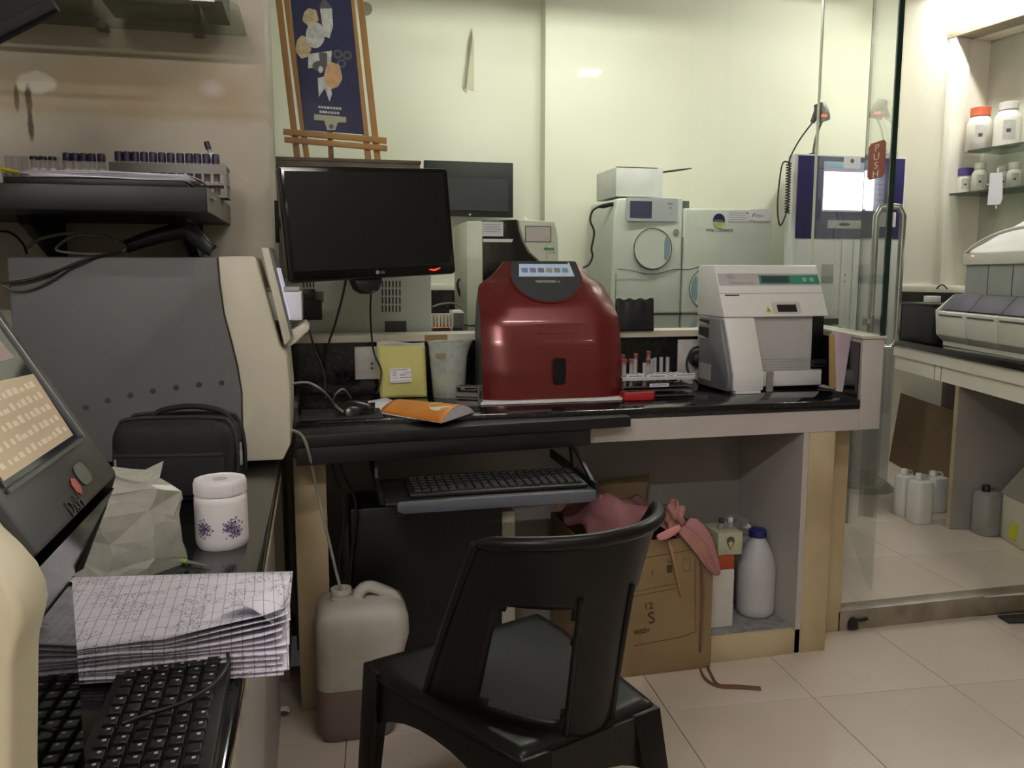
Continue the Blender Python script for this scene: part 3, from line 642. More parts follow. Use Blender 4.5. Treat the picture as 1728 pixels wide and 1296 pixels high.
# ---- white jar
jr_ = PZ(376, 918, LT)
jar = thing('plastic_jar', 'white round jar with purple flower print and screw lid', 'jar', (jr_.x, jr_.y, LT))
JW = mat('jar_white', (236, 232, 236), .3, var=.01); JP = mat('jar_flower_purple', (110, 96, 140), .5, var=.2, scale=90)
R_ = .0425
bd = MB().lathe([(R_*.90, 0), (R_*.98, .006), (R_, .014), (R_, .078), (R_*.985, .086), (R_*.93, .089)], (0, 0, 0), 40).build('jar_body', JW, jar, smooth=40, world=False)
lid = MB().lathe([(R_*.97, .0895), (R_*.985, .0905), (R_*.985, .110), (R_*.95, .114), (R_*.86, .1145), (R_*.84, .1125)], (0, 0, 0), 40).build('lid', JW, jar, smooth=40, world=False)
for k in range(44):
    a = 2*math.pi*k/44
    MB().box(R_*.985, R_*.985+.0007, -.0011, .0011, .0915, .109).build('rib', JW, lid, world=False).rotation_euler = (0, 0, a)
MB().lathe([(.012, .1126), (.012, .1131)], (0, 0, 0), 16).build('lid_emblem', mat('lid_grey', (196, 194, 192), .5), lid, world=False)
base_a = math.atan2(-jr_.y, -jr_.x)
def on_jar(a, z, pts, m, nm):
    c = V((R_*math.cos(a), R_*math.sin(a), z)); nrm = V((math.cos(a), math.sin(a), 0)); tx = V((-math.sin(a), math.cos(a), 0))
    out = []
    for x, y in pts:
        aa = a+x/R_; out.append(V((math.cos(aa)*(R_+.0003), math.sin(aa)*(R_+.0003), z+y)))
    MB().poly(out).build(nm, m, bd, world=False)
for cl_a in (-.72, .40):
    for k in range(9):
        a = base_a+cl_a+random.uniform(-.24, .24); z = random.uniform(.026, .050); r = random.uniform(.0035, .0075)
        pts = [((r*(1+.35*math.cos(5*t)))*math.cos(t), (r*(1+.35*math.cos(5*t)))*math.sin(t)) for t in [2*math.pi*i/30 for i in range(30)]]
        ring = pts+[(p[0]*.78, p[1]*.78) for p in reversed(pts)]
        for i in range(30):
            pass
        mbx = MB()
        for i in range(30):
            quad = [pts[i], pts[(i+1) % 30], tuple(v*.76 for v in pts[(i+1) % 30]), tuple(v*.76 for v in pts[i])]
            mbx.poly([V((math.cos(a+x/R_)*(R_+.0003), math.sin(a+x/R_)*(R_+.0003), z+y)) for x, y in quad])
        mbx.build('petal_print', JP, bd, world=False)
        on_jar(a, z, circ(0, 0, r*.3, 10), mat('flower_eye', (60, 48, 84), .5), 'flower_eye')
    for k in range(7):
        a = base_a+cl_a+random.uniform(-.28, .28); z = random.uniform(.020, .050); ln_ = random.uniform(.006, .016)
        on_jar(a, z, [(-ln_/2, -.0008), (ln_/2, -.0002+random.uniform(-.003, .003)), (ln_/2, .0012), (-ln_/2, .0008)], JP, 'leaf_print')
# ---- black toiletry bag
BAG = mat('black_nylon', (22, 22, 25), .75, bump=.2, bscale=500)
tb = thing('toiletry_bag', 'black zipped toiletry bag standing against the grey analyzer', 'bag', (0, 0, 0))
c0_ = PZ(392, 852, LT); Wb, Hb, Db = .235, .165, .15
def rbx(x0, x1, y0, y1, z0, z1, n=5, r=.03):
    """soft box: superellipsoid-like shell"""
    def f(u, v):
        a = 2*math.pi*u; t = math.pi*(v-.5); e = .38
        sp = lambda w, ee: math.copysign(abs(w)**ee, w)
        x = sp(math.cos(t), e)*sp(math.cos(a), e); y = sp(math.cos(t), e)*sp(math.sin(a), e); z = sp(math.sin(t), e)
        return V(((x0+x1)/2+x*(x1-x0)/2, (y0+y1)/2+y*(y1-y0)/2, (z0+z1)/2+z*(z1-z0)/2))
    return MB().grid(f, 48, 24)
rbx(-Wb, 0, 0, Db, 0, Hb).build('bag_body', BAG, tb, smooth=70, world=False)
ZIP = mat('zip_tape', (40, 40, 44), .6, bump=.4, bscale=900)
for yy in (.045, .105):
    P_ = [(-Wb+.015, yy, .03), (-Wb+.0, yy, .1), (-Wb+.01, yy, .150), (-Wb+.04, yy, Hb+.001), (-.04, yy, Hb+.001), (-.008, yy, .152), (.003, yy, .10), (.002, yy, .045)]
    cable('zip', P_, .004, ZIP, 'black zip seam', tb, world=False)
cable('carry_handle', [(-.17, .075, Hb-.004), (-.15, .075, Hb+.012), (-.09, .075, Hb+.020), (-.03, .075, Hb+.008), (-.012, .075, Hb-.02)], .006, BAG, '', tb, world=False)
MB().box(-Wb+.012, -.012, -.004, .002, .020, .105).build('front_pocket', BAG, tb, .003, world=False)
MB().box(-Wb+.014, -.014, -.0055, -.003, .098, .104).build('pocket_zip', ZIP, tb, .001, world=False)
PUL = mat('zip_metal', (190, 190, 188), .3, .4)
for (x, y, z0, z1) in ((.010, .045, .070, .125), (-Wb+.02, -.008, .05, .10)):
    MB().box(x-.002, x+.002, y-.005, y+.005, z0, z0+.028).build('zip_pull', PUL, tb, .0008, world=False)
    MB().tube([(x, y, z0+.028), (x, y, z0+.045)], .0022).build('zip_slider', PUL, tb, world=False)
tb.location = (c0_.x, c0_.y, LT+.001); tb.rotation_euler = (0, 0, math.radians(-9))
# ---- crumpled milky plastic bag
PB = clear('milky_polythene', (.90, .90, .88), .8, .22, body=.78, bodyrgb=(226, 226, 216), ior=1.45)
pb = thing('plastic_bag', 'crumpled milky plastic bag standing beside the near analyzer', 'bag', PZ(240, 955, LT))
rnd = random.Random(4)
ctrs = [(-.095, 0), (-.05, -.05), (.02, -.055), (.06, -.02), (.055, .03), (0, .055), (-.06, .05)]
bm = bmesh.new()
lv = [(0, .92), (.02, 1.0), (.055, 1.04), (.09, 1.02), (.12, .95), (.145, .70)]
rings = []
for z, s_ in lv:
    rings.append([bm.verts.new((x*s_+rnd.uniform(-.012, .012), y*s_+rnd.uniform(-.012, .012), max(0, z+(rnd.uniform(-.012, .012) if z > 0 else 0)))) for x, y in ctrs])
n_ = len(ctrs)
for i in range(len(lv)-1):
    for k in range(n_):
        a, b_, c, d_ = rings[i][k], rings[i][(k+1) % n_], rings[i+1][(k+1) % n_], rings[i+1][k]
        if (i+k) % 2: bm.faces.new((a, b_, c)); bm.faces.new((a, c, d_))
        else: bm.faces.new((a, b_, d_)); bm.faces.new((b_, c, d_))
bm.faces.new(rings[0][::-1]); bm.faces.new(rings[-1])
bmesh.ops.subdivide_edges(bm, edges=bm.edges[:], cuts=1, use_grid_fill=True)
for v in bm.verts:
    if v.co.z > .004: v.co += V((rnd.uniform(-.004, .004), rnd.uniform(-.004, .004), rnd.uniform(-.003, .003)))
me = bpy.data.meshes.new('bag_film'); bm.to_mesh(me); bm.free(); me.materials.append(PB)
o = bpy.data.objects.new('bag_film', me); col.objects.link(o); o.parent = pb
q1 = MB().grid(lambda u, v: V((-.10+.13*u+.01*v, -.02+.05*v+.01*math.sin(7*u), .148+.012*math.sin(5*u+2*v)+.015*v*(1-u))), 9, 4).build('bag_mouth', PB, pb, world=False)
pb.rotation_euler = (0, 0, .2)
# ---- capped needle
nd = thing('capped_needle', 'green hubbed needle in a clear cap lying on the granite', 'needle', PZ(325, 948, LT))
a, c, e = PZ(295, 944, LT+.005), PZ(316, 948, LT+.005), PZ(354, 955, LT+.003)
MB().tube([a, c], [.0045, .0035], 10).build('hub', mat('green_hub', (150, 178, 96), .4), nd, smooth=50)
MB().tube([c, e], [.0032, .0012], 10).build('needle_cap', clear('needle_cap_clear', (.85, .87, .85), .8, .1, body=.4), nd, smooth=50)
# ================================================================== COMPUTER DESK IN FRONT OF THE COUNTER
dk = thing('computer_desk', 'black laminate computer desk board in front of the granite counter', 'desk', (.4, 2.17, .7))
DT = .80
MB().hexa([(-.058, 2.105, DT-.03), (.866, 2.19, DT-.03), (.866, 2.2335, DT-.03), (-.058, 2.2335, DT-.03), (-.058, 2.105, DT), (.866, 2.19, DT), (.866, 2.2335, DT), (-.058, 2.2335, DT)]).build('desk_top', LAMBLK, dk, .002)
MB().hexa([(-.058, 2.112, .722), (.745, 2.186, .722), (.745, 2.2335, .722), (-.058, 2.2335, .722), (-.058, 2.112, DT-.0305), (.745, 2.186, DT-.0305), (.745, 2.2335, DT-.0305), (-.058, 2.2335, DT-.0305)]).build('front_beam', LAMBLK, dk, .002)
# sliding keyboard tray hanging below
TZ = .655; ty0 = PZ(840, 838, TZ).y; ty1 = 2.215
tx0, tx1 = PZ(650, 848, TZ).x, PZ(1010, 828, TZ).x
kt = thing('keyboard_tray', 'black pull-out keyboard tray with grey front bar under the desk', 'tray', ((tx0+tx1)/2, 2.05, TZ))
box('tray_plate', BLK, kt, tx0, tx1, ty0+.012, ty1, TZ-.012, TZ-.004, .002)
b = MB(); xa, xb = PZ(670, 848, TZ).x, tx1-.004
b.extr([(xa, ty0, TZ-.022), (xa+.014, ty0, TZ-.030), (xb-.014, ty0, TZ-.030), (xb, ty0, TZ-.022), (xb, ty0, TZ-.004), (xb-.006, ty0, TZ), (xa+.006, ty0, TZ), (xa, ty0, TZ-.004)], (0, .011, 0)); b.build('front_bar', mat('slate_grey_bar', (92, 96, 108), .45), kt, .003)
for x in (tx0-.010, tx1+.002):
    box('slide_rail', BLK, kt, x, x+.008, ty0+.03, ty1+.20, TZ-.012, TZ+.012)
for (x, yy) in ((tx0-.010, 2.19), (tx1+.002, 2.19)):
    b = MB(); b.extr([(x, yy-.02, TZ+.012), (x, yy+.01, TZ+.012), (x, yy+.03, .7215), (x, yy+.0, .7215)], (.008, 0, 0)); b.build('hanger', BLK, kt)
for (xx, dx) in ((tx1-.075, 1),):
    b = MB(); b.extr([(tx1+.002, ty0+.06, TZ+.012), (tx1+.002, ty0+.09, TZ+.012), (tx1+.002, 2.195, .7215), (tx1+.002, 2.165, .7215)], (.008, 0, 0)); b.build('brace', BLK, kt)
kb2 = keyboard('dusty_keyboard', 'dusty black keyboard on the pull-out tray under the desk', ((PZ(690, 835, TZ).x+PZ(985, 815, TZ).x)/2, (ty0+ty1)/2-.01, TZ-.0035), 0, (PZ(985, 815, TZ).x-PZ(690, 835, TZ).x), .15, 20, 6, legends=False)
# ================================================================== MONITOR
SC = mat('matt_black_screen', (9, 9, 10), .35)
mo = thing('computer_monitor', 'black flat monitor with red power light mounted over the counter', 'monitor', (.17, 2.4, 1.33))
TL, BL, TR, BR = PY(481, 282, 2.33), PY(477, 476, 2.30), PY(771, 285, 2.50), PY(753, 462, 2.47)
ux = (TR-TL+BR-BL).normalized(); uy = ((TL-BL)+(TR-BR)); uy = (uy-ux*uy.dot(ux)).normalized(); uz = ux.cross(uy)   # uz towards the viewer
MWd = ((TR-TL).length+(BR-BL).length)/2; MHt = ((TL-BL).length+(TR-BR).length)/2
c0 = (TL+TR+BL+BR)/4-ux*MWd/2-uy*MHt/2
def mp_(a, b_, n): return c0+ux*a+uy*b_+uz*n
def rr(x0, x1, y0, y1, r, n):
    pts = []
    for cx, cy, a0 in ((x1-r, y1-r, 0), (x0+r, y1-r, 90), (x0+r, y0+r, 180), (x1-r, y0+r, 270)):
        for k in range(5):
            a = math.radians(a0+22.5*k); pts.append(mp_(cx+r*math.cos(a), cy+r*math.sin(a), n))
    return pts
MB().extr(rr(0, MWd, 0, MHt, .012, 0), -uz*.03).build('bezel', GLOSSBLK, mo, .004)
MB().extr(rr(.015, MWd-.015, .032, MHt-.014, .002, .0004), uz*.0006).build('screen', SC, mo)
MB().extr(rr(.06, MWd-.06, .05, MHt-.05, .03, -.031), -uz*.03).build('back_shell', BLK, mo, .01)
MB().extr([mp_(.015, .030, .0008), mp_(MWd-.03, .030, .0008), mp_(MWd-.03, .0308, .0008), mp_(.015, .0308, .0008)], uz*.0005).build('bezel_line', mat('grey_line', (60, 60, 62), .3), mo)
lgm = mat('silver_logo', (150, 150, 152), .35)
shape('logo_disc', lgm, mo, mp_(MWd*.502, .016, .0006), ux, uy, circ(0, 0, .0055), .0006)
text('logo_letters', 'LG', .011, mp_(MWd*.502+.0085, .0120, .0006), ux, uy, lgm, mo)
arc = [(-.019+.038*k/10, .006*abs(2*k/10-1)**1.6+.0035*(k/10)) for k in range(11)]
red = arc+[(x*.96, y+.0038*(1-abs(2*i/10-1)**2)+.0008) for i, (x, y) in reversed(list(enumerate(arc)))]
shape('power_light', glow('red_power_light', (255, 40, 30), 2.2), mo, mp_(MWd*.862, .010, .0006), ux, uy, red, .0006)
# the stand stump below and the swivel arm to the wall pillar
MB().extr([mp_(MWd*.365+x, y, -.010) for x, y in ((0, .005), (.012, -.028), (.03, -.040), (.055, -.043), (.075, -.036), (.088, -.012), (.09, .005))], -uz*.05).build('stand_stump', BLK, mo, .008)
q = mp_(MWd*.365+.05, -.037, -.008)
MB().tube([q, q+ux*.012], .0012).build('stump_mark', mat('grey_mark', (120, 120, 120), .4), mo)
am = mp_(MWd/2, MHt*.55, -.062)
MB().tube([am, am-uz*.05, V((.0, 2.62, am.z)), V((PXE+.012, 2.62, am.z))], .014).build('swivel_arm', BLK, mo, smooth=50)
box('arm_plate', BLK, mo, PXE+.0005, PXE+.012, 2.58, 2.66, am.z-.06, am.z+.06)
# monitor cables and adapter
q = lambda x, y, Y: PY(x, y, Y)
cable('monitor_cable', [q(585, 465, 2.46), q(578, 500, 2.46), q(566, 545, 2.5), q(552, 590, 2.56), q(549, 640, 2.58), q(549, 672, 2.55)], .0035, CBD, 'black cable running from the monitor down to the granite')
cable('video_cable', [q(627, 480, 2.50), q(625, 530, 2.55), q(630, 590, 2.62), q(643, 625, 2.59), q(640, 652, 2.575), q(636, 664, 2.56)], .003, CBD, 'thin black cable hanging past the yellow packet')
ad = thing('power_adapter', 'black power adapter plugged in behind the grey analyzer', 'adapter', q(527, 515, 2.62))
a, c = q(511, 488, 2.62), q(544, 540, 2.62)
box('adapter_body', BLK, ad, a.x, c.x, 2.62, 2.66, c.z, PY(520, 507, 2.62).z, .003)
box('adapter_neck', BLK, ad, a.x, q(532, 490, 2.62).x, 2.625, 2.66, PY(520, 507, 2.62).z, a.z, .003)
box('socket_face', mat('grey_socket', (150, 152, 148), .5), ad, q(530, 490, 2.66).x, q(546, 490, 2.66).x, 2.661, 2.69, q(530, 511, 2.66).z, q(530, 492, 2.66).z)
box('socket_bracket', STEEL, ad, PXE+.0005, q(546, 490, 2.66).x, 2.691, 2.70, q(530, 511, 2.66).z, q(530, 492, 2.66).z)
cable('cord', [q(519, 540, 2.63), q(524, 565, 2.62), q(533, 595, 2.60), q(545, 625, 2.57), q(549, 660, 2.55)], .003, CBD, '', ad)
# ================================================================== THINGS ON THE GRANITE COUNTER
G = CT
# socket plates on the splash back
def socket(x0, x1, y0, y1, label):
    a, c = PY(x0, y0, CB-.001), PY(x1, y1, CB-.001)
    s = thing('socket_plate', label, 'socket', (a.x, CB, c.z)); 
    pl = box('plate', mat('grimy_white_plate', (206, 204, 198), .5, scale=25, rgb2=(180, 178, 172)), s, a.x, c.x, CB-.010, CB-.0005, c.z, a.z, .003)
    return s, a, c
s1, a, c = socket(598, 645, 585, 639, 'white socket plate beside the yellow packet')
for dx, dz in ((.78, .62), (.62, .48), (.62, .34)):
    x = a.x+(c.x-a.x)*dx; z = c.z+(a.z-c.z)*dz
    MB().lathe([(.004, -.0012), (.004, .0004)], (x, CB-.0105, z), 10, 'y').build('pin_hole', INK, s1)
s2, a, c = socket(1143, 1200, 573, 650, 'white socket plate with a black plug beside the white analyzer')
pg = thing('black_plug', 'black round plug and lead in the right hand socket plate', 'plug', PY(1176, 605, CB-.02))
q0 = PY(1176, 605, CB-.014)
MB().lathe([(.030, .003), (.032, -.018), (.024, -.030), (.008, -.033)], (q0.x, CB-.0142, q0.z), 18, 'y').build('plug_body', BLK, pg, smooth=50)
cable('lead', [V((q0.x, CB-.045, q0.z+.01)), V((q0.x+.0, CB-.06, q0.z+.035)), PY(1185, 585, CB-.05), PY(1168, 590, CB-.05), PY(1159, 612, CB-.05), PY(1164, 632, CB-.06), PY(1180, 648, CB-.06)], .0045, CBD, '', pg)
# yellow packet
YP = mat('pale_yellow_packet', (206, 204, 128), .7, scale=4, rgb2=(196, 192, 116))
yb = 2.60
yp = thing('yellow_packet', 'pale yellow packet with white label leaning on the splash back', 'packet', (PZ(680, 668, G).x, yb, G))
b0, b1 = PZ(640, 669, G), PZ(718, 667, G); b0.y = b1.y = yb
def packet(u, v):
    x = b0.x+(b1.x-b0.x)*u; t0 = PY(636, 583, yb+.03); t1 = PY(717, 583, yb+.03)
    p = V((b0.x, yb, G+.001)).lerp(V((b1.x, yb, G+.001)), u).lerp(V((t0.x, yb+.03, t0.z)).lerp(V((t1.x, yb+.03, t1.z)), u), v)
    p.y -= .016*math.sin(math.pi*u)*math.sin(math.pi*min(1, v*1.1))
    return p
MB().grid(packet, 14, 14).build('packet_front', YP, yp, smooth=60, solid=.002)
def packetb(u, v): p = packet(u, v); p.y = 2*(yb+.03*v)+.012-p.y; return p
MB().grid(packetb, 14, 14).build('packet_back', YP, yp, smooth=60, solid=.002)
def flap(u, v):
    p = packet(u, 1); return V((p.x, p.y+.008+.004*math.sin(9*u)*v, p.z-.004+.014*v+.003*math.sin(6*u)))
MB().grid(flap, 12, 3).build('packet_flap', mat('pale_flap', (190, 192, 186), .6), yp, smooth=60, solid=.001)
lo = packet(.22, .30); lux = (packet(.72, .33)-lo).normalized(); luy = (packet(.22, .6)-lo).normalized()
lo = V((lo.x, yb-.0125, lo.z))
lux = V((1, 0, .02)).normalized(); luy = V((0, .24, 1)).normalized()
lab = decal('packet_label', PAPER, yp, lo, lux, luy, 0, .066, .0, .045, .0008)
lk = lo-YA*.0012
text('label_heading', 'PLATELET SAMPLE RECEIPT', .0052, lk+luy*.0385+lux*.001, lux, luy, INK, lab, sx=.85)
for (x0, x1, y0, y1) in ((.03, .064, .0145, .0165), (.008, .020, .032, .0335), (.008, .021, .027, .0285), (.008, .019, .0225, .024), (.031, .05, .0255, .027), (.031, .048, .0215, .023), (.045, .064, .030, .031), (.008, .024, .0145, .0155), (.002, .062, .004, .0052), (.056, .0567, .018, .028)):
    decal('print_line', mat('print_grey', (92, 90, 96), .6), lab, lk, lux, luy, x0, x1, y0, y1, .0003)
# translucent beaker
bkc = PZ(750, 662, G); BR_ = .062
bk = thing('plastic_beaker', 'translucent plastic beaker with pouring lip holding yellow gauze', 'beaker', (bkc.x, 2.60, G))
BKM = clear('milky_beaker', (.86, .89, .88), .7, .15, body=.45, bodyrgb=(234, 238, 236))
hb = PY(750, 577, 2.60).z-G
def beak(u, v):
    a = 2*math.pi*u; r = BR_*(.80+.20*v); lip = .016*max(0, math.cos(a-.15))**8*max(0, v-.75)*4
    rim = .004*max(0, v-.93)/.07
    return V(((r+lip+rim)*math.cos(a), (r+lip*.3+rim)*math.sin(a), .001+hb*v+.006*max(0, math.cos(a-.15))**6*max(0, v-.8)*5))
mb = MB().grid(beak, 36, 20); mb.poly([beak(k/36, 0) for k in range(36)])
mb.build('beaker_wall', BKM, bk, smooth=60, world=False, solid=.0022)
rnd = random.Random(3)
def lump(u, v):
    a = 2*math.pi*u; t = math.pi*(v-.5); r = .036*(1+.12*math.sin(3*a+4*t)+.10*math.sin(7*t+2*a))
    return V((-.008+r*math.cos(t)*math.cos(a), r*math.cos(t)*math.sin(a), .036+.030*math.sin(t)))
MB().grid(lump, 20, 12).build('gauze', mat('yellow_gauze', (206, 204, 128), .9, bump=.5, bscale=120), bk, smooth=70, world=False)
ta = decal('tape_label', mat('brown_tape_label', (150, 134, 104), .6, scale=60), bk, V((bk.location.x-.05, 2.60-.060, G+hb*.74)), V((1, -.25, 0)), ZA, 0, .034, 0, .016, .0006)
# small steel tube rack
qa, qb = PZ(762, 672, G), PZ(800, 682, G)
sr = thing('steel_block_rack', 'small grey steel tube rack beside the red analyzer', 'rack', (PZ(782, 676, G).x, 2.40, G), rz=-.45)
hz = .060
RK2 = mat('dull_grey_rack', (128, 126, 122), .5, .2)
for z in (.001, .022, hz-.004): MB().box(-.032, .032, -.022, .022, z, z+.003).build('tier', RK2, sr, world=False)
for x in (-.035, .0325): MB().box(x, x+.003, -.024, .024, .001, hz).build('end_plate', RK2, sr, .001, world=False)
for y in (-.0235, .0222):
    for z in (.0045, .030): MB().box(-.032, .032, y, y+.0013, z, z+.012).build('side_rail', RK2, sr, world=False)
for i in range(5):
    for j in range(3): MB().lathe([(.0048, 0), (.0048, .0006)], (-.023+.0115*i, -.013+.013*j, hz-.0008), 10).build('tube_hole', INK, sr, world=False)
MB().lathe([(.012, .0357), (.012, .0364)], (0, -.003, .033), 16, 'x').build('grip_hole', INK, sr, world=False)
# orange folder and papers
of_ = thing('orange_booklet', 'orange soft booklet with white oval sticker, rolled at its end', 'booklet', (PZ(715, 690, G).x, 2.30, G))
f00, f10, f11, f01 = PZ(640, 690, G+.012), PZ(745, 708, G+.012), PZ(800, 684, G+.022), PZ(690, 668, G+.022)
ORG = mat('orange_cover', (214, 138, 54), .5, scale=8, rgb2=(202, 124, 44))
def fold_(u, v, top):
    p = f00.lerp(f10, u).lerp(f01.lerp(f11, u), v); e = math.sin(math.pi*v)**.8
    h = .003+(.020+.012*u)*e
    return V((p.x, p.y, G+(h if top else .0025)))
MB().grid(lambda u, v: fold_(u, v, True), 14, 14).build('cover', ORG, of_, smooth=70, solid=.0015)
b = MB().grid(lambda u, v: fold_(.02+u*.975, .03+v*.94, True)-V((0, 0, .002)), 14, 10); b.build('page_top', PAPER, of_, smooth=70, solid=.001)
MB().grid(lambda u, v: fold_(u, v, False), 10, 6).build('back_cover', PAPER, of_, solid=.0012)
ep = [fold_(1, k/14, True)-V((0, 0, .0012)) for k in range(15)]+[fold_(1, 1-k/6, False) for k in range(7)]
MB().poly(ep).build('page_end', mat('page_edge_lilac', (200, 196, 206), .8), of_)
b = MB(); oc = [fold_(.79+.17*math.cos(t), .5+.30*math.sin(t), True)+V((0, 0, .0016)) for t in [2*math.pi*k/24 for k in range(24)]]; b.poly(oc); b.build('oval_sticker', mat('oval_white', (226, 222, 200), .5), of_)
b = MB(); oc = [fold_(.68+.045*math.cos(t), .45+.12*math.sin(t), True)+V((0, 0, .0022)) for t in [2*math.pi*k/16 for k in range(16)]]; b.poly(oc); b.build('sticker_mark', mat('gold_mark', (196, 176, 70), .5), of_)
op = thing('white_paper', 'white paper sheets lying under the orange booklet', 'paper', (PZ(690, 690, G).x, 2.32, G))
MB().extr([PZ(616, 678, G), PZ(652, 672, G), PZ(700, 690, G), PZ(636, 695, G)], (0, 0, .0012)).build('sheet', PAPER, op)
MB().extr([PZ(640, 697, G+.0006), PZ(700, 690, G+.0006), PZ(710, 706, G+.0006), PZ(702, 708, G+.0006)], (0, 0, .0012)).build('sheet', PAPER, op)
# mouse on a mat
mc = PZ(603, 700, G)
mt_ = MB().extr([PZ(505, 712, G), PZ(648, 706, G), PZ(640, 690, G), PZ(510, 693, G)], (0, 0, .003)).build('mouse_mat', mat('black_cloth_mat', (20, 20, 22), .8)); tag(mt_, 'thin black mat under the mouse on the granite', 'mat')
ms = thing('computer_mouse', 'glossy black computer mouse on the mat', 'mouse', (mc.x, mc.y, G+.0035), rz=-1.2)
def mus(u, v):
    a = 2*math.pi*u; r = v; x = .033*r*math.cos(a); y = .056*r*math.sin(a)
    return V((x, y, .036*max(0, 1-r**2.6)**.55*(1-.22*(y/.056))))
mb = MB().grid(mus, 30, 12); mb.poly([mus(k/30, 1) for k in range(30)]); mb.build('mouse_shell', mat('mouse_black', (14, 14, 15), .25), ms, smooth=70, world=False)
MB().box(-.0006, .0006, .02, .054, .004, .027).build('button_gap', mat('gap_black', (4, 4, 4), .6), ms, world=False)
MB().lathe([(.006, -.003), (.006, .003)], (0, .026, .029), 12, 'x').build('scroll_wheel', BLK, ms, smooth=50, world=False)
CBG = mat('pale_grey_cable', (150, 148, 140), .5)
cable('mouse_cable', [PY(492, 648, 2.28), PY(520, 646, 2.32), PY(545, 660, 2.34), PZ(566, 684, G+.006), PZ(572, 690, G+.02), PZ(578, 694, G+.022)], .0035, CBG, 'pale grey cable arching from the analyzer to the mouse')
cable('loop_cable', [PZ(560, 680, G+.004), PY(568, 664, 2.38), PY(580, 657, 2.40), PZ(592, 672, G+.004)], .003, CBG, 'short pale cable loop standing up behind the mouse')
cable('drain_tube', [PY(492, 726, 2.06), PY(508, 734, 2.09), PY(520, 760, 2.10), PY(535, 830, 2.16), PY(552, 900, 2.16), PY(566, 960, 2.14), PY(573, 988, 2.13), PY(574, 1010, 2.13)], .004, CBG, 'pale plastic waste tube running down into the white can', cat='tube')
# ---- red analyser
RED = mat('metallic_red_shell', (112, 32, 35), .25, .25, var=.05, scale=3, coat=.4)
RGY = mat('dark_grey_side', (74, 72, 74), .5)
ra = thing('red_analyzer', 'dark red curved benchtop analyzer with slanted dark display panel', 'analyzer', (.71, 2.42, G))
RX, RY_, RZ0 = .708, 2.405, G+.0105
HR = PY(903, 441, RY_+.17).z-RZ0
def rwid(v):
    ks = [(0, .222), (.3, .223), (.5, .223), (.70, .217), (.80, .209), (.835, .200), (.865, .178), (.92, .147), (1, .118)]
    for (a, wa), (b_, wb) in zip(ks, ks[1:]):
        if v <= b_: t = (v-a)/(b_-a); return wa+(wb-wa)*t
    return ks[-1][1]
def ryo(v):
    ks = [(0, 0), (.2, .004), (.4, .018), (.55, .036), (.68, .062), (1, .170)]
    for (a, wa), (b_, wb) in zip(ks, ks[1:]):
        if v <= b_: t = (v-a)/(b_-a); return wa+(wb-wa)*t
    return ks[-1][1]
def rsurf(u, v):
    s = 2*u-1; x = RX+rwid(v)*s
    edge = max(0, abs(s)-.55)/.45
    flat = max(0, min(1, (v-.60)/.18))*max(0, min(1, (1-v)/.14))
    y = RY_+ryo(v)+.030*edge**2.2+.038*flat*max(0, min(1, (abs(s)-.58)/.34))**1.3
    return V((x, y, RZ0+HR*v))
mb = MB().grid(rsurf, 28, 40)
YBK = 2.675
def rtop(u, v): p = rsurf(u, 1); return V((RX+(p.x-RX)*(1-.10*v), p.y+(YBK-p.y)*v, p.z))
mb.grid(rtop, 28, 2); mb.build('front_shell', RED, ra, smooth=50)
for sgn, u in (('l', 0), ('r', 1)):
    MB().grid(lambda a, v, u=u: V((RX+(rsurf(u, v).x-RX)*(1-.10*a), rsurf(u, v).y+(YBK-rsurf(u, v).y)*a, rsurf(u, v).z)), 3, 40).build('side_panel', RGY if u == 0 else RED, ra, smooth=50)
MB().grid(lambda u, v: V((RX+(rsurf(u, v).x-RX)*.90, YBK, rsurf(u, v).z)), 6, 20).build('back_panel', RGY, ra)
# slanted display plate
v0 = .69; p0 = rsurf(.5, v0); p1 = rsurf(.5, 1); uyd = (p1-p0); LD = uyd.length; uyd.normalize(); und = XA.cross(uyd)
if und.y > 0: und = -und
od = p0+und*.002
dpts = [(-.104, LD-.004), (-.110, LD*.72)]+[(-.112*math.cos(a), LD*.62-LD*.60*math.sin(a)) for a in [math.pi*k/16 for k in range(17)]]+[(.110, LD*.72), (.104, LD-.004)]
shape('display_surround', RED, ra, od-und*.006, XA, uyd, [(x*1.045, y*1.0-.006*(1 if y < LD*.6 else 0)) for x, y in dpts], .0085)
MB().extr([od+XA*x+uyd*y+und*.0026 for x, y in dpts], und*.001).build('display_plate', mat('slate_display_plate', (66, 68, 72), .25), ra)
od2 = od+und*.0040
tr = [(-.088, LD*.60), (.088, LD*.60), (.080, LD*.90), (-.080, LD*.90)]
sc_r = MB().extr([od2+XA*x+uyd*y for x, y in tr], und*.0012).build('lcd', mat('lcd_blue_grey', (150, 164, 180), .15, emit=.22), ra)
for k, c_ in enumerate(((96, 112, 140), (104, 104, 130), (104, 100, 124), (128, 132, 116), (112, 120, 104), (96, 126, 144))):
    xx = -.066+.0264*k
    MB().extr([od2+und*.0014+XA*x+uyd*y for x, y in ((xx-.010, LD*.69), (xx+.010, LD*.69), (xx+.010, LD*.80), (xx-.010, LD*.80))], und*.0004).build('screen_tile', mat('lcd_tile_%d' % k, c_, .2, emit=.15), sc_r)
MB().extr([od2+XA*x+uyd*y for x, y in ((.0885, LD*.60), (.0925, LD*.60), (.0840, LD*.93), (.0800, LD*.93))], und*.002).build('screen_edge', mat('bright_edge', (240, 240, 240), .2), ra)
text('brand_letters', 'THROMBOSCREEN  L+', .011, od2+XA*.002+uyd*(LD*.46), XA, uyd, mat('white_letter', (224, 224, 224), .4), ra, align='CENTER', sx=.72)
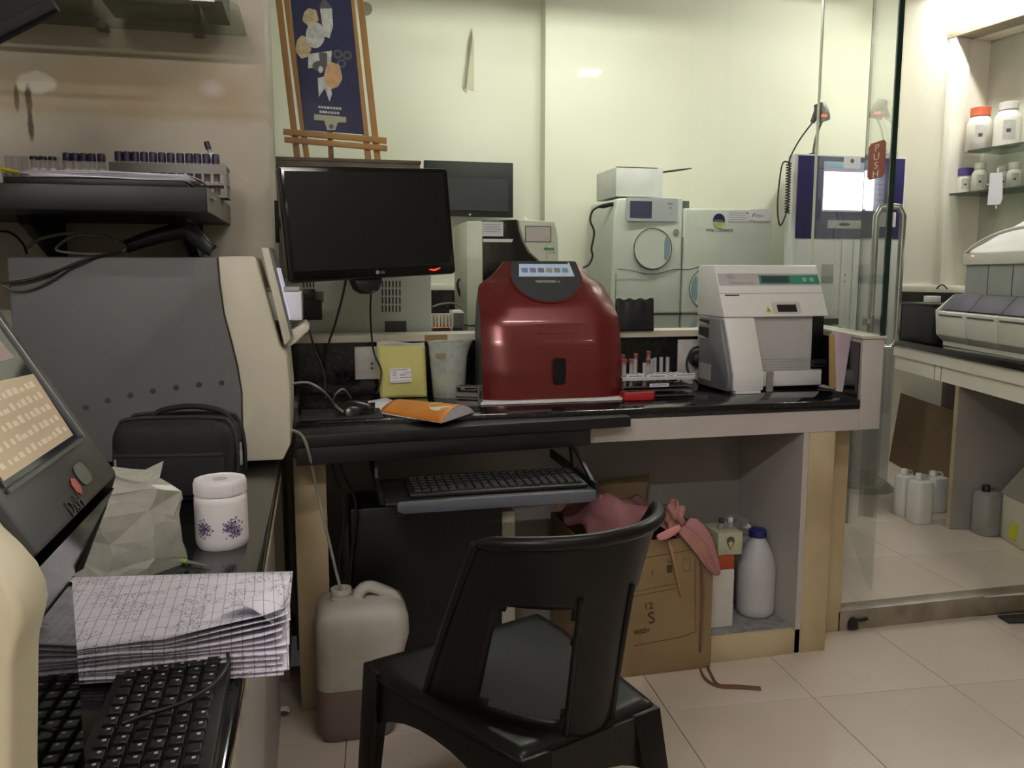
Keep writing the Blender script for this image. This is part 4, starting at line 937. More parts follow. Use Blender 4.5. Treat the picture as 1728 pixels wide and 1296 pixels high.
# three grooves and the tube slot in the front
for (x0, x1, y) in ((905, 983, 548), (905, 977, 562), (917, 967, 576)):
    a, c = PY(x0, y, RY_+.03), PY(x1, y, RY_+.03)
    vv = (a.z-RZ0)/HR; yy = RY_+ryo(vv)-.0008
    MB().tube([(a.x, yy, a.z), (c.x, yy, a.z+.0005)], .0016, 6).build('groove', mat('groove_red', (150, 60, 62), .3), ra)
a, c = PY(932, 604, RY_+.01), PY(953, 648, RY_+.01); vv = ((a.z+c.z)/2-RZ0)/HR
decal('tube_slot', GLOSSBLK, ra, V((a.x, RY_+ryo(vv)-.0032, c.z)), XA, ZA, 0, c.x-a.x, 0, a.z-c.z, .0016, round_=.010)
a = PZ(803, 683, G); c = PZ(1057, 674, G)
fb = tag(MB().extr([(a.x, 2.385, G+.0008), (c.x-.01, 2.385, G+.0008), (c.x-.01, 2.68, G+.0008), (a.x, 2.68, G+.0008)], (0, 0, .0085)).build('foam_sheet', mat('white_foam', (236, 234, 236), .8), None, .002), 'white foam sheet under the red analyzer', 'sheet')
# ---- white electrolyte analyser
EW = mat('ivory_white_shell', (236, 237, 237), .4, var=.01); EG = mat('mid_grey_module', (126, 128, 134), .45); EL = mat('light_grey_panel', (196, 196, 196), .45, var=.01)
YT, YL, YBm, YBR = 2.585, 2.50, 2.425, 2.70
tl, trr = PY(1202, 449, YT), PY(1377, 446, YT); ll, lr = PY(1225, 538, YL), PY(1405, 531, YL)
XL, XR = (tl.x+ll.x)/2, (trr.x+lr.x)/2-.006; zt_, zl_ = (tl.z+trr.z)/2, (ll.z+lr.z)/2
ea = thing('white_analyzer', 'white electrolyte analyzer with green keypad strip and black side door', 'analyzer', ((XL+XR)/2, 2.5, G))
MB().extr([(XL, YL, zl_), (XL, YT, zt_), (XL, YBR, zt_), (XL, YBR, zl_)], (XR-XL, 0, 0)).build('top_cover', EW, ea, .004)
box('main_body', EL, ea, XL+.004, XR-.004, YL+.022, YBR-.002, G+.012, zl_-.0005)
us = (V((XL, YT, zt_))-V((XL, YL, zl_))).normalized(); nn = XA.cross(us); nn = nn if nn.y < 0 else -nn
SL = (V((XL, YT, zt_))-V((XL, YL, zl_))).length; WE = XR-XL; oe = V((XL, YL, zl_))+nn*.0002
def es(nm, m, x0, x1, y0, y1, t=.001, r=0): return decal(nm, m, ea, oe, XA, us, x0*WE, x1*WE, y0*SL, y1*SL, t, round_=r)
es('seam', mat('seam_grey', (150, 150, 148), .5), 0.002, .998, .445, .452, .0006)
pn = es('keypad_panel', mat('lilac_grey_strip', (202, 198, 202), .4), .012, .99, .60, .835, .0008)
es('green_strip', mat('teal_green_strip', (70, 150, 126), .4), .40, .985, .625, .80, .0014)
es('lcd_window', mat('lcd_dark_grey', (76, 86, 92), .2), .425, .69, .655, .775, .0022)
for x in (.84, .91): shape('round_key', mat('pale_green_key', (150, 200, 182), .4), ea, oe+XA*WE*x+us*SL*.71, XA, us, circ(0, 0, .0085), .0022)
shape('logo_oval', mat('logo_lilac', (150, 146, 170), .4), ea, oe+XA*WE*.135+us*SL*.775, XA, us, circ(0, 0, .016, 24, ry=.008), .0013)
shape('logo_inner', MATS['lilac_grey_strip'], ea, oe+XA*WE*.135+us*SL*.775, XA, us, circ(0, 0, .0145, 24, ry=.0066), .0016)
text('logo_letters', 'Roche', .0085, oe+XA*WE*.135+us*(SL*.775-.003)+nn*.0016, XA, us, MATS['logo_lilac'], ea, align='CENTER')
text('model_letters', '9180 Electrolyte Analyzer', .0088, oe+XA*WE*.11+us*SL*.635+nn*.0009, XA, us, mat('faint_grey_letter', (168, 166, 168), .5), ea)
es('card_slot', INK, .045, .18, .405, .425, .0012)
shape('warning_triangle', mat('warning_yellow', (226, 206, 40), .5), ea, oe+XA*WE*.40+us*SL*.09, XA, us, [(0, 0), (.022, 0), (.010, .020)], .0012)
shape('warning_bolt', INK, ea, oe+XA*WE*.40+us*SL*.09+nn*.0013, XA, us, [(.009, .004), (.013, .004), (.010, .013)], .0003)
es('window_rim', mat('rim_white', (214, 212, 210), .5), .475, .74, .055, .275, .0012, r=.005)
es('sample_window', mat('dark_window', (48, 42, 42), .25), .515, .70, .085, .225, .0022)
# left printer cover, sloping outwards to its foot
wx0, wx1 = XL+.002, PY(1273, 541, YL).x
zf = PY(1270, 632, YBm).z
MB().extr([(wx0, YL-.001, zl_-.002), (wx0, YBm, zf), (wx0, YBm, G+.010), (wx0, YL+.021, G+.010), (wx0, YL+.021, zl_-.002)], (wx1-wx0, 0, 0)).build('printer_cover', EW, ea, .005)
box('foot_plate', EW, ea, wx0+.008, wx1-.012, YBm-.004, YL, G+.001, G+.0095, .001)
# grey side module with two grip recesses
gx0, gx1 = XL-.016, XL+.0018
prof = [(YBm+.012, G+.008), (YBm+.006, G+.02), (YBm+.006, zf+.0), (YL+.005, zl_-.006), (YBR-.05, zl_-.002), (YBR-.05, G+.008)]
sm = MB().extr([(gx0, y, z) for y, z in prof], (gx1-gx0, 0, 0)).build('side_module', EG, ea, .004)
for (y0, y1, z0, z1) in ((.0, .10, .012, .028), (.0, .10, .038, .075)):
    box('grip_recess', INK, sm, gx0-.0006, gx0+.001, YL+.075+y0*.4, YL+.075+y1*.75, zl_-z1, zl_-z0)
    MB().extr([(gx0-.0008, YL+.075+y0*.4, zl_-z1), (gx0-.0008, YL+.075+y1*.75, zl_-z1), (gx0-.0008, YL+.075+y1*.75, zl_-z1+.010)], (.001, 0, 0)).build('recess_floor', EL, sm)
box('rating_label', mat('rating_label_grey', (170, 172, 168), .5, scale=80), sm, gx0-.0007, gx0, YL+.05, YL+.14, G+.03, G+.085)
# front details
dx0, dx1 = PY(1370, 570, YL+.02).x, XR-.006
yf = YL+.0215
box('black_door', GLOSSBLK, ea, dx0, dx1, yf-.004, yf, PY(1380, 622, yf).z, zl_-.001, .001)
MB().lathe([(.013, 0), (.013, dx1-dx0+.006)], (dx0, yf-.012, PY(1380, 612, yf).z), 16, 'x').build('black_knob', BLK, ea, smooth=50)
MB().lathe([(.002, 0), (.002, .002)], (dx0+.012, yf-.006, PY(1375, 583, yf).z), 8, 'y').build('door_screw', CHROME, ea)
for k in range(5):
    z = PY(1330, 606+4.6*k, yf).z; box('vent_line', mat('vent_grey', (160, 160, 160), .5), ea, wx1+.004, dx0-.004, yf-.0006, yf, z, z+.0014)
box('lower_strip', EW, ea, wx1+.012, XR-.006, yf-.006, yf-.001, PY(1350, 650, yf).z, PY(1350, 625, yf).z, .002)
box('grey_tab', mat('tab_grey', (150, 148, 144), .5), ea, PY(1297, 640, YBm+.02).x, PY(1308, 640, YBm+.02).x, YBm+.03, YBm+.035, G+.001, PY(1300, 627, YBm+.03).z)
box('plug_block', BLK, ea, wx1+.02, XR-.02, YL+.03, YBR-.02, G+.001, G+.0115)
# ---- envelope and card standing at the counter end
en = thing('standing_envelope', 'pinkish paper envelope standing against the counter end splash', 'envelope', (PZ(1425, 660, G).x, 2.33, G))
MB().extr([PY(1411, 660, 2.325), PY(1422, 661, 2.325), PY(1437, 565, 2.335), PY(1404, 558, 2.335)], (0, .006, 0)).build('envelope_body', mat('pink_lilac_paper', (214, 200, 210), .7, scale=14, rgb2=(184, 166, 182), stretch=(1, 1, .2)), en)
MB().extr([PY(1400, 563, 2.315), PY(1407, 563, 2.315), PY(1409, 570, 2.315), PY(1411, 655, 2.315), PY(1400, 655, 2.315)], (0, .004, 0)).build('card_strip', mat('tan_card', (176, 146, 96), .7), en)
MB().extr([PZ(1380, 652, G+.001), PZ(1398, 647, G+.001), PZ(1424, 654, G+.001), PZ(1418, 660, G+.001)], (0, 0, .0015)).build('bottom_slip', PAPER, en)
# ---- rack of blood tubes with red stoppers, between the analysers
tr_ = thing('white_tube_rack', 'three tier white and steel rack of test tubes between the analyzers', 'rack', (PZ(1115, 674, G).x, 2.42, G))
ra0, ra1 = PZ(1062, 676, G), PZ(1176, 668, G)
X0r, X1r, Y0r, Y1r = PY(1050, 650, 2.42).x, PY(1172, 650, 2.42).x, 2.42, 2.52
zt3 = PY(1110, 635, 2.42).z
WR = mat('white_rack_plastic', (216, 214, 214), .5); 
tiers = [(zt3-.004, WR), (PY(1110, 652, 2.42).z-.003, RACK), (G+.022, RACK), (G+.003, RACK)]
nc, nr = 11, 4
for zi, (z, m) in enumerate(tiers):
    tt = box('tier', m, tr_, X0r, X1r, Y0r, Y1r, z, z+.004, .0008)
    if zi < 2:
        for i in range(nc):
            for j in range(nr):
                MB().lathe([(.0072, 0), (.0072, .0005)], (X0r+(X1r-X0r)*(i+.5)/nc, Y0r+(Y1r-Y0r)*(j+.5)/nr, z+.0040), 10).build('tube_hole', INK, tt)
for x in (X0r, X1r-.004):
    for y in (Y0r, Y1r-.004): box('corner_post', RACK, tr_, x, x+.004, y, y+.004, G+.001, zt3)
box('front_lip', WR, tr_, X0r, X1r, Y0r-.0015, Y0r, zt3-.012, zt3+.0005)
for k, (a_, b_, zz) in enumerate(((1057, 1086, 635), (1093, 1124, 635), (1138, 1172, 633), (1096, 1128, 650))):
    q0, q1 = PY(a_, zz, Y0r), PY(b_, zz, Y0r)
    lb = box('strip_label', PAPER, tr_, q0.x, q1.x, Y0r-.0028, Y0r-.0016, q0.z-.006, q0.z+.005)
    box('label_writing', mat('blue_ink', (70, 74, 130), .6, var=.4, scale=300, rgb2=(190, 190, 210)), lb, q0.x+.006, q1.x-.006, Y0r-.0032, Y0r-.0029, q0.z-.002, q0.z+.002)
STP = mat('red_brown_stopper', (128, 58, 52), .55)
def test_tube(i, j, top, stop, lab):
    x = X0r+(X1r-X0r)*(i+.5)/nc; y = Y0r+(Y1r-Y0r)*(j+.5)/nr
    z0 = G+.028; h = top-z0
    t = thing('test_tube', lab, 'tube', (x, y, z0), group='test tubes in the white rack')
    MB().lathe([(.002, 0), (.005, .003), (.0062, .010), (.0062, h)], (0, 0, 0), 10).build('glass_body', TUBEB, t, smooth=50, world=False)
    if stop: MB().lathe([(.0050, h-.008), (.0050, h), (.0085, h+.0005), (.0085, h+.010), (.0065, h+.012)], (0, 0, 0), 10).build('stopper', STP, t, smooth=50, world=False)
    return t
col_n = ordn
spec = [(0, 0, 612, 1), (0, 3, 603, 0), (1, 0, 612, 1), (1, 3, 604, 1), (2, 1, 606, 0), (3, 0, 612, 0), (3, 3, 602, 1), (4, 1, 612, 1), (5, 2, 605, 0), (5, 3, 598, 1), (6, 3, 603, 0), (7, 3, 602, 0), (8, 3, 602, 0)]
for k, (i, j, y, st) in enumerate(spec):
    top = PY(1060+11*i, y, Y0r+(Y1r-Y0r)*(j+.5)/nr).z
    rown = ('front', 'second', 'third', 'back')[j]
    test_tube(i, j, top, st, ('red brown stoppered' if st else 'open glass')+' test tube, column %s, %s row of the white rack' % (ordn[i], rown))
# red plastic tray in front of the rack
rt = thing('red_tray', 'small red plastic tray in front of the tube rack', 'tray', (PZ(1080, 676, G).x, 2.385, G))
a, c = PY(1053, 675, 2.37).x, PY(1107, 675, 2.37).x
RPL = mat('bright_red_plastic', (178, 40, 44), .4)
hh = PY(1080, 656, 2.39).z-G
MB().extr([(a, 2.365, G+.001), (c-.012, 2.365, G+.001), (c, 2.378, G+.001), (c, 2.412, G+.001), (a, 2.412, G+.001)], (0, 0, hh*.75)).build('tray_body', RPL, rt, .003)
MB().extr([(a+.02, 2.372, G+.001+hh*.751), (c-.012, 2.372, G+.001+hh*.751), (c-.008, 2.405, G+.001+hh*.751), (a+.02, 2.405, G+.001+hh*.751)], (0, 0, .001)).build('tray_well', mat('dark_red_well', (120, 24, 28), .5), rt)
box('tray_notch', INK, rt, a+.022, a+.040, 2.3725, 2.392, G+.0025+hh*.751, G+.0035+hh*.751)
# black pouch hanging over the ledge
bp = thing('black_pouch', 'black plastic pouch with wavy top standing on the ledge', 'pouch', (PY(1070, 556, 2.71).x, 2.71, 1.007))
def pouch(u, v, off=0):
    p = PY(1040, 562, 2.69).lerp(PY(1103, 560, 2.69), u).lerp(PY(1040, 505, 2.705).lerp(PY(1103, 504, 2.705), u), v)
    return V((p.x, p.y+off-.006*math.sin(math.pi*u)*math.sin(math.pi*v), max(p.z, 1.0075)+.003*math.sin(u*22)*v))
MB().grid(pouch, 24, 10).build('pouch_front', LAMBLK, bp, smooth=60, solid=.001)
MB().grid(lambda u, v: pouch(u, v, .02*(1-v)+.002), 24, 10).build('pouch_back', LAMBLK, bp, smooth=60, solid=.001)
# ================================================================== ROOM BEHIND THE GLASS
BT = 1.0
rb = thing('rear_bench', 'long black granite bench against the wall behind the glass', 'bench', (.9, 3.6, .07))
MB().extr([(-.88, 2.835, BT-.03), (1.98, 2.835, BT-.03), (1.98, 3.4, BT-.03), (2.36, 3.4, BT-.03), (2.36, 4.495, BT-.03), (-.88, 4.495, BT-.03)], (0, 0, .03)).build('granite_top', GRANITE, rb)
box('cabinet_body', GREYP, rb, -.88, 1.96, 2.87, 4.495, .0705, BT-.0305)
box('cabinet_body', GREYP, rb, 1.9605, 2.34, 3.42, 4.495, .0705, BT-.0305)
box('splash_back', GRANITE, rb, -.88, BWX-.002, 4.58, 4.599, BT+.0005, 1.115)
box('splash_shelf', GRANITE, rb, -.88, BWX-.002, 4.4955, 4.579, BT-.03, BT)
box('conduit_strip', WALL_R, rb, -.88, BWX-.002, 4.575, 4.599, 1.1155, 1.15, .003)
# grey machine with its vented back to the glass, brown case on top
GM = mat('pale_grey_steel_case', (212, 216, 214), .45, var=.03, scale=2)
gm = thing('vented_machine', 'large pale grey machine with slotted vents right behind the glass', 'machine', (.12, 2.95, BT))
gY = 2.86
gx0_, gx1_ = PY(472, 500, gY).x, PY(728, 500, gY).x
gtop = PY(600, 300, gY).z
box('case', GM, gm, gx0_, gx1_, gY, 3.30, BT+.001, gtop, .006)
for i in range(6):
    for j in range(4):
        a, c = PY(644+5.9*i, 474+13.8*j, gY), PY(646.6+5.9*i, 485+13.8*j, gY)
        box('vent_slot', INK, gm, a.x, c.x, gY-.0008, gY+.001, c.z, a.z)
for i in range(4):
    a, c = PY(511+5.5*i, 476, gY), PY(514+5.5*i, 485, gY); box('vent_slot', INK, gm, a.x, c.x, gY-.0008, gY+.001, c.z, a.z)
a, c = PY(649, 542, gY), PY(686, 560, gY)
hr = box('handle_recess', mat('recess_dark', (38, 40, 40), .5), gm, a.x, c.x, gY-.0008, gY+.001, c.z, a.z)
a, c = PY(537, 489, gY), PY(545, 505, gY)
BRN = mat('mottled_brown_board', (104, 84, 68), .6, scale=14, rgb2=(62, 50, 44), stretch=(.5, 1, 1))
bc = thing('brown_case', 'mottled brown wooden case lying on top of the grey machine', 'case', (.1, 2.95, gtop))
bx0_, bx1_ = PY(456, 280, gY-.01).x, PY(709, 280, gY-.01).x
zc1 = PY(600, 268, gY-.01).z
box('case_body', BRN, bc, bx0_, bx1_, gY-.01, 3.14, gtop+.001, zc1-.012, .002)
box('case_lid', BRN, bc, bx0_-.003, bx1_+.003, gY-.013, 3.143, zc1-.0115, zc1, .002)
box('front_drop', mat('grey_brown_cloth', (120, 108, 94), .8, scale=10), bc, bx0_, bx0_+.05, gY-.006, gY-.002, PY(465, 470, gY).z, gtop)
# easel with a dark blue print
EZ = mat('honey_pine', (184, 132, 68), .5, scale=10, rgb2=(166, 114, 54), stretch=(1, 1, .15))
ez = thing('wooden_easel', 'small honey coloured wooden easel standing on the brown case', 'easel', (.1, 2.98, zc1))
def EP(x, y): 
    q_ = PY(x, y, 2.93); return PY(x, y, 2.93+.10*max(0, q_.z-zc1))
def bar(nm, a, c, w, m, par, d=.012, yoff=0):
    P0, P1 = EP(*a), EP(*c); t = (P1-P0).normalized(); sd = t.cross(YA).normalized()*(w/2)
    P0 += YA*yoff; P1 += YA*yoff
    return MB().extr([P0-sd, P0+sd, P1+sd, P1-sd], (0, d, 0)).build(nm, m, par, .0012)
bar('leg', (502, 268), (463, -60), .021, EZ, ez, yoff=.006); bar('leg', (518, 268), (476, -60), .019, EZ, ez, yoff=.0)
bar('leg', (622, 272), (586, -60), .021, EZ, ez, yoff=.0); bar('leg', (638, 272), (602, -60), .021, EZ, ez, yoff=.006)
bar('crossbar', (478, 223), (652, 238), .019, EZ, ez, yoff=-.0125); bar('crossbar', (480, 236), (653, 251), .018, EZ, ez, yoff=-.0125)
bar('back_leg', (560, 262), (545, -60), .018, EZ, ez, yoff=.10)
pc = thing('framed_print', 'dark blue narrow print of pale abstract shapes resting on the easel', 'picture', EP(560, 225))
NV = mat('navy_print', (30, 36, 92), .7, scale=14, var=.1)
c4 = [EP(514, 220), EP(614, 227), EP(588, -40), EP(485, -40)]
MB().extr([p+V((0, -.004, 0)) for p in c4], (0, .003, 0)).build('print_board', NV, pc)
W1 = mat('print_white', (214, 214, 216), .4, var=.15, scale=60); W2 = mat('print_cream', (214, 190, 150), .4, var=.15, scale=60); W3 = mat('print_grey', (110, 114, 128), .4); W4 = mat('print_orange', (216, 164, 116), .4, var=.1, scale=60)
def blob(pts, m, k): MB().extr([EP(x, y)+V((0, -.0046-.0004*k, 0)) for x, y in pts], (0, .0003, 0)).build('print_shape', m, pc)
def ell(cx, cy, rx, ry, n=20, rough=0): 
    return [(cx+rx*(1+rough*math.sin(5*t))*math.cos(t), cy+ry*(1+rough*math.cos(7*t))*math.sin(t)) for t in [2*math.pi*k/n for k in range(n)]]
blob(ell(524, 30, 13, 15, 24, .08), W2, 1); blob(ell(532, 60, 16, 22), W1, 2); blob(ell(512, 80, 13, 19, 24, .05), W2, 1)
blob([(540, 15), (560, 15), (562, 45), (556, 65), (546, 62)], W1, 1); blob([(543, 2), (549, 0), (560, 14), (538, 16)], W3, 2)
blob([(520, 92), (560, 86), (558, 112), (520, 116)], W1, 1); blob([(538, 88), (552, 90), (552, 108), (540, 110)], W3, 3)
blob(ell(562, 128, 15, 22, 24, .06), W4, 3); blob(ell(540, 112, 13, 9), W3, 2); blob(ell(541, 118, 4, 6), W1, 4)
blob([(536, 132), (556, 128), (560, 160), (556, 172), (548, 150), (538, 164)], W1, 2)
for cx_, cy_ in ((570, 92), (586, 94), (576, 108)): blob(ell(cx_, cy_, 8, 8), W3, 1); blob(ell(cx_, cy_, 4, 4), NV, 2)
for r_, y in enumerate((179, 187)):
    for k in range(8 if r_ == 0 else 7): blob([(537+r_*2+5*k, y+.4*k), (541+r_*2+5*k-random.random(), y+.4*k), (541+r_*2+5*k, y+4+.4*k), (537+r_*2+5*k, y+4+.4*k)], W1, 1)
CL = mat('pewter_clip', (186, 182, 160), .5)
blob([(530, 193), (584, 198), (584, 207), (570, 207), (566, 220), (552, 220), (547, 204), (530, 203)], CL, 2); blob(ell(559, 214, 4, 4), W3, 4)
# dark monitor on the far wall
hp = thing('dark_wall_monitor', 'dark monitor fixed on the far wall behind the glass', 'monitor', PY(790, 320, 4.4))
hc = [PY(716, 270, 4.40), PY(866, 275, 4.40), PY(866, 367, 4.38), PY(716, 363, 4.38)]
HPM = mat('charcoal_screen', (40, 43, 45), .5, spec=.25)
MB().extr(hc, (0, .035, 0)).build('casing', mat('charcoal_casing', (26, 27, 28), .5, spec=.25), hp, .003)
ih = [PY(724, 293, 4.396), PY(858, 296, 4.396), PY(858, 357, 4.377), PY(724, 353, 4.377)]
MB().extr(ih, (0, .003, 0)).build('screen', HPM, hp)
qh = PY(793, 362, 4.376); MB().lathe([(.006, 0), (.006, .004)], (qh.x, qh.y-.001, qh.z), 12, 'y').build('round_logo', W1, hp)
box('wall_bracket', BLK, hp, qh.x-.05, qh.x+.05, 4.43, 4.599, qh.z+.1, qh.z+.2)
# cream and black analyser
YH = 3.22
CRM = mat('cream_plastic_shell', (230, 231, 216), .4, var=.01)
ha = thing('cream_black_analyzer', 'cream and black analyzer with small grey screen behind the red one', 'analyzer', (PY(865, 500, YH).x, YH+.1, BT))
def hx(x): return PY(x, 450, YH).x
def hz_(y): return PY(860, y, YH).z
MB().extr([(hx(815), YH, BT+.001), (hx(815), YH, hz_(374)), (hx(789), YH+.02, hz_(374)), (hx(789), YH+.02, BT+.001)], (0, .30, 0)).build('left_column', CRM, ha, .006)
rc = [(910, 440), (893, 425), (883, 405), (877, 385), (875, 370), (936, 373), (941, 400), (944, 470), (944, 560), (910, 560)]
MB().extr([(hx(x), YH-.005, hz_(y) if y < 555 else BT+.001) for x, y in rc], (0, .31, 0)).build('right_column', CRM, ha, .006)
bcx = [(816, 372), (874, 370), (876, 385), (882, 406), (893, 426), (909, 441), (909, 560), (816, 560)]
MB().extr([(hx(x), YH+.012, hz_(y) if y < 555 else BT+.001) for x, y in bcx], (0, .28, 0)).build('black_front', GLOSSBLK, ha, .003)
a, c = PY(886, 381, YH-.006), PY(930, 409, YH-.006)
sb_ = box('screen_frame', mat('grey_frame', (120, 118, 112), .4), ha, a.x, c.x, YH-.0075, YH-.0055, c.z, a.z)
box('screen', mat('warm_grey_screen', (172, 164, 156), .2, emit=.12), sb_, a.x+.004, c.x-.004, YH-.009, YH-.0077, c.z+.004, a.z-.004)
a, c = PY(918, 418, YH-.006), PY(935, 422, YH-.006); box('green_label', mat('green_badge', (96, 176, 130), .4), ha, a.x, c.x, YH-.0075, YH-.0055, c.z, a.z)
text('model_letters', 'D-10', .012, V((hx(926), YH-.0056, hz_(428))), XA, ZA, mat('faint_letter', (150, 156, 144), .5), ha)
a, c = PY(813, 374, YH), PY(849, 399, YH)
wl = box('white_note', PAPER, ha, a.x, c.x, YH-.003, YH-.001, c.z, a.z)
for k in range(4): box('note_line', mat('note_line_grey', (150, 150, 156), .6), wl, a.x+.008, c.x-.008-.006*(k % 2), YH-.0036, YH-.0031, a.z-.012-.009*k, a.z-.010-.009*k)
a, c = PY(815, 403, YH+.011), PY(866, 409, YH+.011)
MB().extr([(a.x, YH+.008, c.z), (c.x-.006, YH+.008, c.z), (c.x, YH+.008, a.z), (a.x, YH+.008, a.z)], (0, .0035, 0)).build('painted_reflection', mat('reflection_white', (244, 244, 246), .2), ha)  # white strip drawn in as a light reflection on the black front
qn = PY(885, 369, YH+.1); MB().lathe([(.012, 0), (.010, .012), (.004, .018)], (qn.x, YH+.10, hz_(371)), 12).build('top_knob', CRM, ha, smooth=50)
# two module microbiology analyser
YV = 3.98
VB = mat('pale_grey_green_shell', (206, 212, 202), .45, var=.015); VSEAM = mat('dark_seam', (70, 74, 72), .6); VBL = mat('blue_grey_scoop', (130, 156, 166), .35)
va = thing('compact_analyzer', 'wide pale analyzer with round doors and navy and yellow emblem', 'analyzer', (PY(1150, 500, YV).x, YV+.2, BT))
def vx(x): return PY(x, 450, YV).x
def vz(y): return PY(1150, y, YV).z
MB().extr([(vx(1034), YV+.02, BT+.001), (vx(1036), YV+.02, vz(372)), (vx(1043), YV+.02, vz(336)), (vx(1150), YV, vz(332)), (vx(1151), YV, BT+.001)], (0, .42, 0)).build('left_module', VB, va, .012, seg=3)
MB().extr([(vx(1151.5), YV, BT+.001), (vx(1151.5), YV, vz(351)), (vx(1298), YV, vz(350)), (vx(1304), YV, vz(400)), (vx(1306), YV, BT+.001)], (0, .42, 0)).build('right_module', VB, va, .012, seg=3)
YE = YV-.0012
def vring(cx_, cy_, r, nm):
    c_ = PY(cx_, cy_, YV); ro = r/1400*4.15
    d_ = MB().lathe([(ro, .001), (ro*1.0, -.004), (ro*.965, -.007), (ro*.96, -.005), (.004, -.005)], (c_.x, YV+.0, c_.z), 40, 'y').build(nm, VB, va, smooth=30)
    MB().tube([V((c_.x+ro*1.015*math.cos(t), YV-.0055, c_.z+ro*1.015*math.sin(t))) for t in [2*math.pi*k/40 for k in range(41)]], .0022, 5).build('door_seam', VSEAM, d_, smooth=60)
    return c_, ro, d_
c1, ro, d1 = vring(1101, 420, 34, 'round_door')
MB().extr([V((c1.x+ro*.93*math.cos(t), YV-.0062, c1.z+ro*.93*math.sin(t))) for t in [math.radians(-42+84*k/10) for k in range(11)]]+[V((c1.x+ro*.62, YV-.0062, c1.z+ro*.35)), V((c1.x+ro*.62, YV-.0062, c1.z-ro*.45))], (0, .001, 0)).build('finger_scoop', VBL, d1)
c2, ro2, d2 = vring(1196, 487, 37, 'round_door')
MB().extr([V((c2.x-ro2*.93*math.cos(t), YV-.0062, c2.z-ro2*.93*math.sin(t))) for t in [math.radians(-42+84*k/10) for k in range(11)]]+[V((c2.x-ro2*.60, YV-.0062, c2.z-ro2*.45)), V((c2.x-ro2*.60, YV-.0062, c2.z+ro2*.35))], (0, .001, 0)).build('finger_scoop', VBL, d2)
cable('wave_seam', [V((vx(x), YV-.001, vz(y))) for x, y in ((1042, 454), (1062, 456), (1085, 461), (1101, 462), (1118, 460), (1135, 455), (1150, 454), (1165, 454), (1180, 450), (1200, 449), (1240, 449), (1303, 449))], .0018, VSEAM, '', va)
MB().tube([V((vx(1151), YV-.001, vz(400))), V((vx(1149), YV-.001, vz(527)))], .0022, 5).build('centre_seam', VSEAM, va)
MB().tube([V((vx(1041), YV+.012, vz(462))), V((vx(1041), YV+.012, vz(527)))], .0016, 5).build('edge_seam', VSEAM, va)
a, c = PY(1056, 333, YV), PY(1142, 374, YV)
pnl = decal('control_panel', mat('panel_pale_blue', (186, 192, 196), .3), va, V((a.x, YE, c.z)), XA, ZA, 0, c.x-a.x, 0, a.z-c.z, .003, round_=.012)
a, c = PY(1063, 339, YV), PY(1099, 368, YV); box('lcd', mat('lcd_slate', (74, 78, 100), .12), pnl, a.x, c.x, YE-.005, YE-.0032, c.z, a.z)
for (x, y) in ((1128, 344), (1133, 344), (1131, 351)): 
    q_ = PY(x, y, YV); box('panel_key', VSEAM, pnl, q_.x-.005, q_.x+.005, YE-.0042, YE-.0032, q_.z-.002, q_.z+.002)
q_ = PY(1141, 392, YV); MB().lathe([(.017, 0), (.016, -.003)], (q_.x, YV, q_.z), 20, 'y').build('grey_disc', mat('disc_grey', (150, 152, 146), .5), va)
le = PY(1213, 372, YV); ru = 11/1400*4.2
shape('emblem_top', mat('emblem_navy', (38, 36, 84), .4), va, V((le.x, YE, le.z-.004)), XA, ZA, [(ru*1.0, -.002), (ru*1.0, .008)]+circ(0, .006, ru, 13, 0, 180)+[(-ru, -.002)], .0012)
shape('emblem_bottom', mat('emblem_yellow', (200, 208, 110), .4, scale=20, rgb2=(150, 160, 110)), va, V((le.x, YE, le.z-.009)), XA, ZA, circ(0, 0, ru*.96, 13, 180, 360), .0012)
text('emblem_letters', 'BIOMERIEUX', .0085, V((le.x, YE-.0012, le.z-.0035)), XA, ZA, mat('letter_pale', (200, 200, 214), .5), va, align='CENTER', sx=.95)
text('model_letters', 'VITEK 2 COMPACT', .020, V((PY(1191, 390.5, YV).x, YE, PY(1191, 390.5, YV).z)), XA, ZA, mat('letter_grey', (120, 124, 122), .5), va, sx=.92)
a, c = PY(1229, 355, YV), PY(1264, 374, YV)
nt_ = box('service_label', PAPER, va, a.x, c.x, YE-.0012, YE, c.z, a.z)
for k in range(4): box('label_line', MATS['note_line_grey'], nt_, a.x+.006, c.x-.012-.01*(k % 2), YE-.0018, YE-.0013, a.z-.014-.011*k, a.z-.0115-.011*k)
shape('label_dot', mat('emblem_navy', (38, 36, 84), .4), nt_, V((c.x-.012, YE-.0013, a.z-.012)), XA, ZA, circ(0, 0, .004), .0004)
a, c = PY(1265, 352, YV), PY(1299, 374, YV)
np_ = shape('name_plate', PAPER, va, V((a.x, YE, c.z)), XA, ZA, [(.004, .006), ((c.x-a.x)*.5, 0), (c.x-a.x, .004), (c.x-a.x, a.z-c.z), (0, (a.z-c.z)*.93)], .004)
text('plate_letters', 'VITEK 2', .017, V((a.x+.028, YE-.004, c.z+.022)), XA, ZA, INK, np_, sx=.95)
MB().tube([V((a.x+.012, YE-.0045, c.z+.020)), V((a.x+.018, YE-.0045, c.z+.032)), V((a.x+.030, YE-.0045, c.z+.042))], [.001, .003, .001], 5).build('plate_swoosh', INK, np_)
a, c = PY(1148, 339, YV+.1), PY(1163, 352, YV+.1); box('sensor_block', mat('sensor_grey', (96, 98, 94), .5), va, a.x, c.x, YV+.1, YV+.15, vz(351)+.0005, a.z)
box('plinth_foot', BLK, va, vx(1050), vx(1300), YV+.03, YV+.4, BT+.0003, BT+.0009)
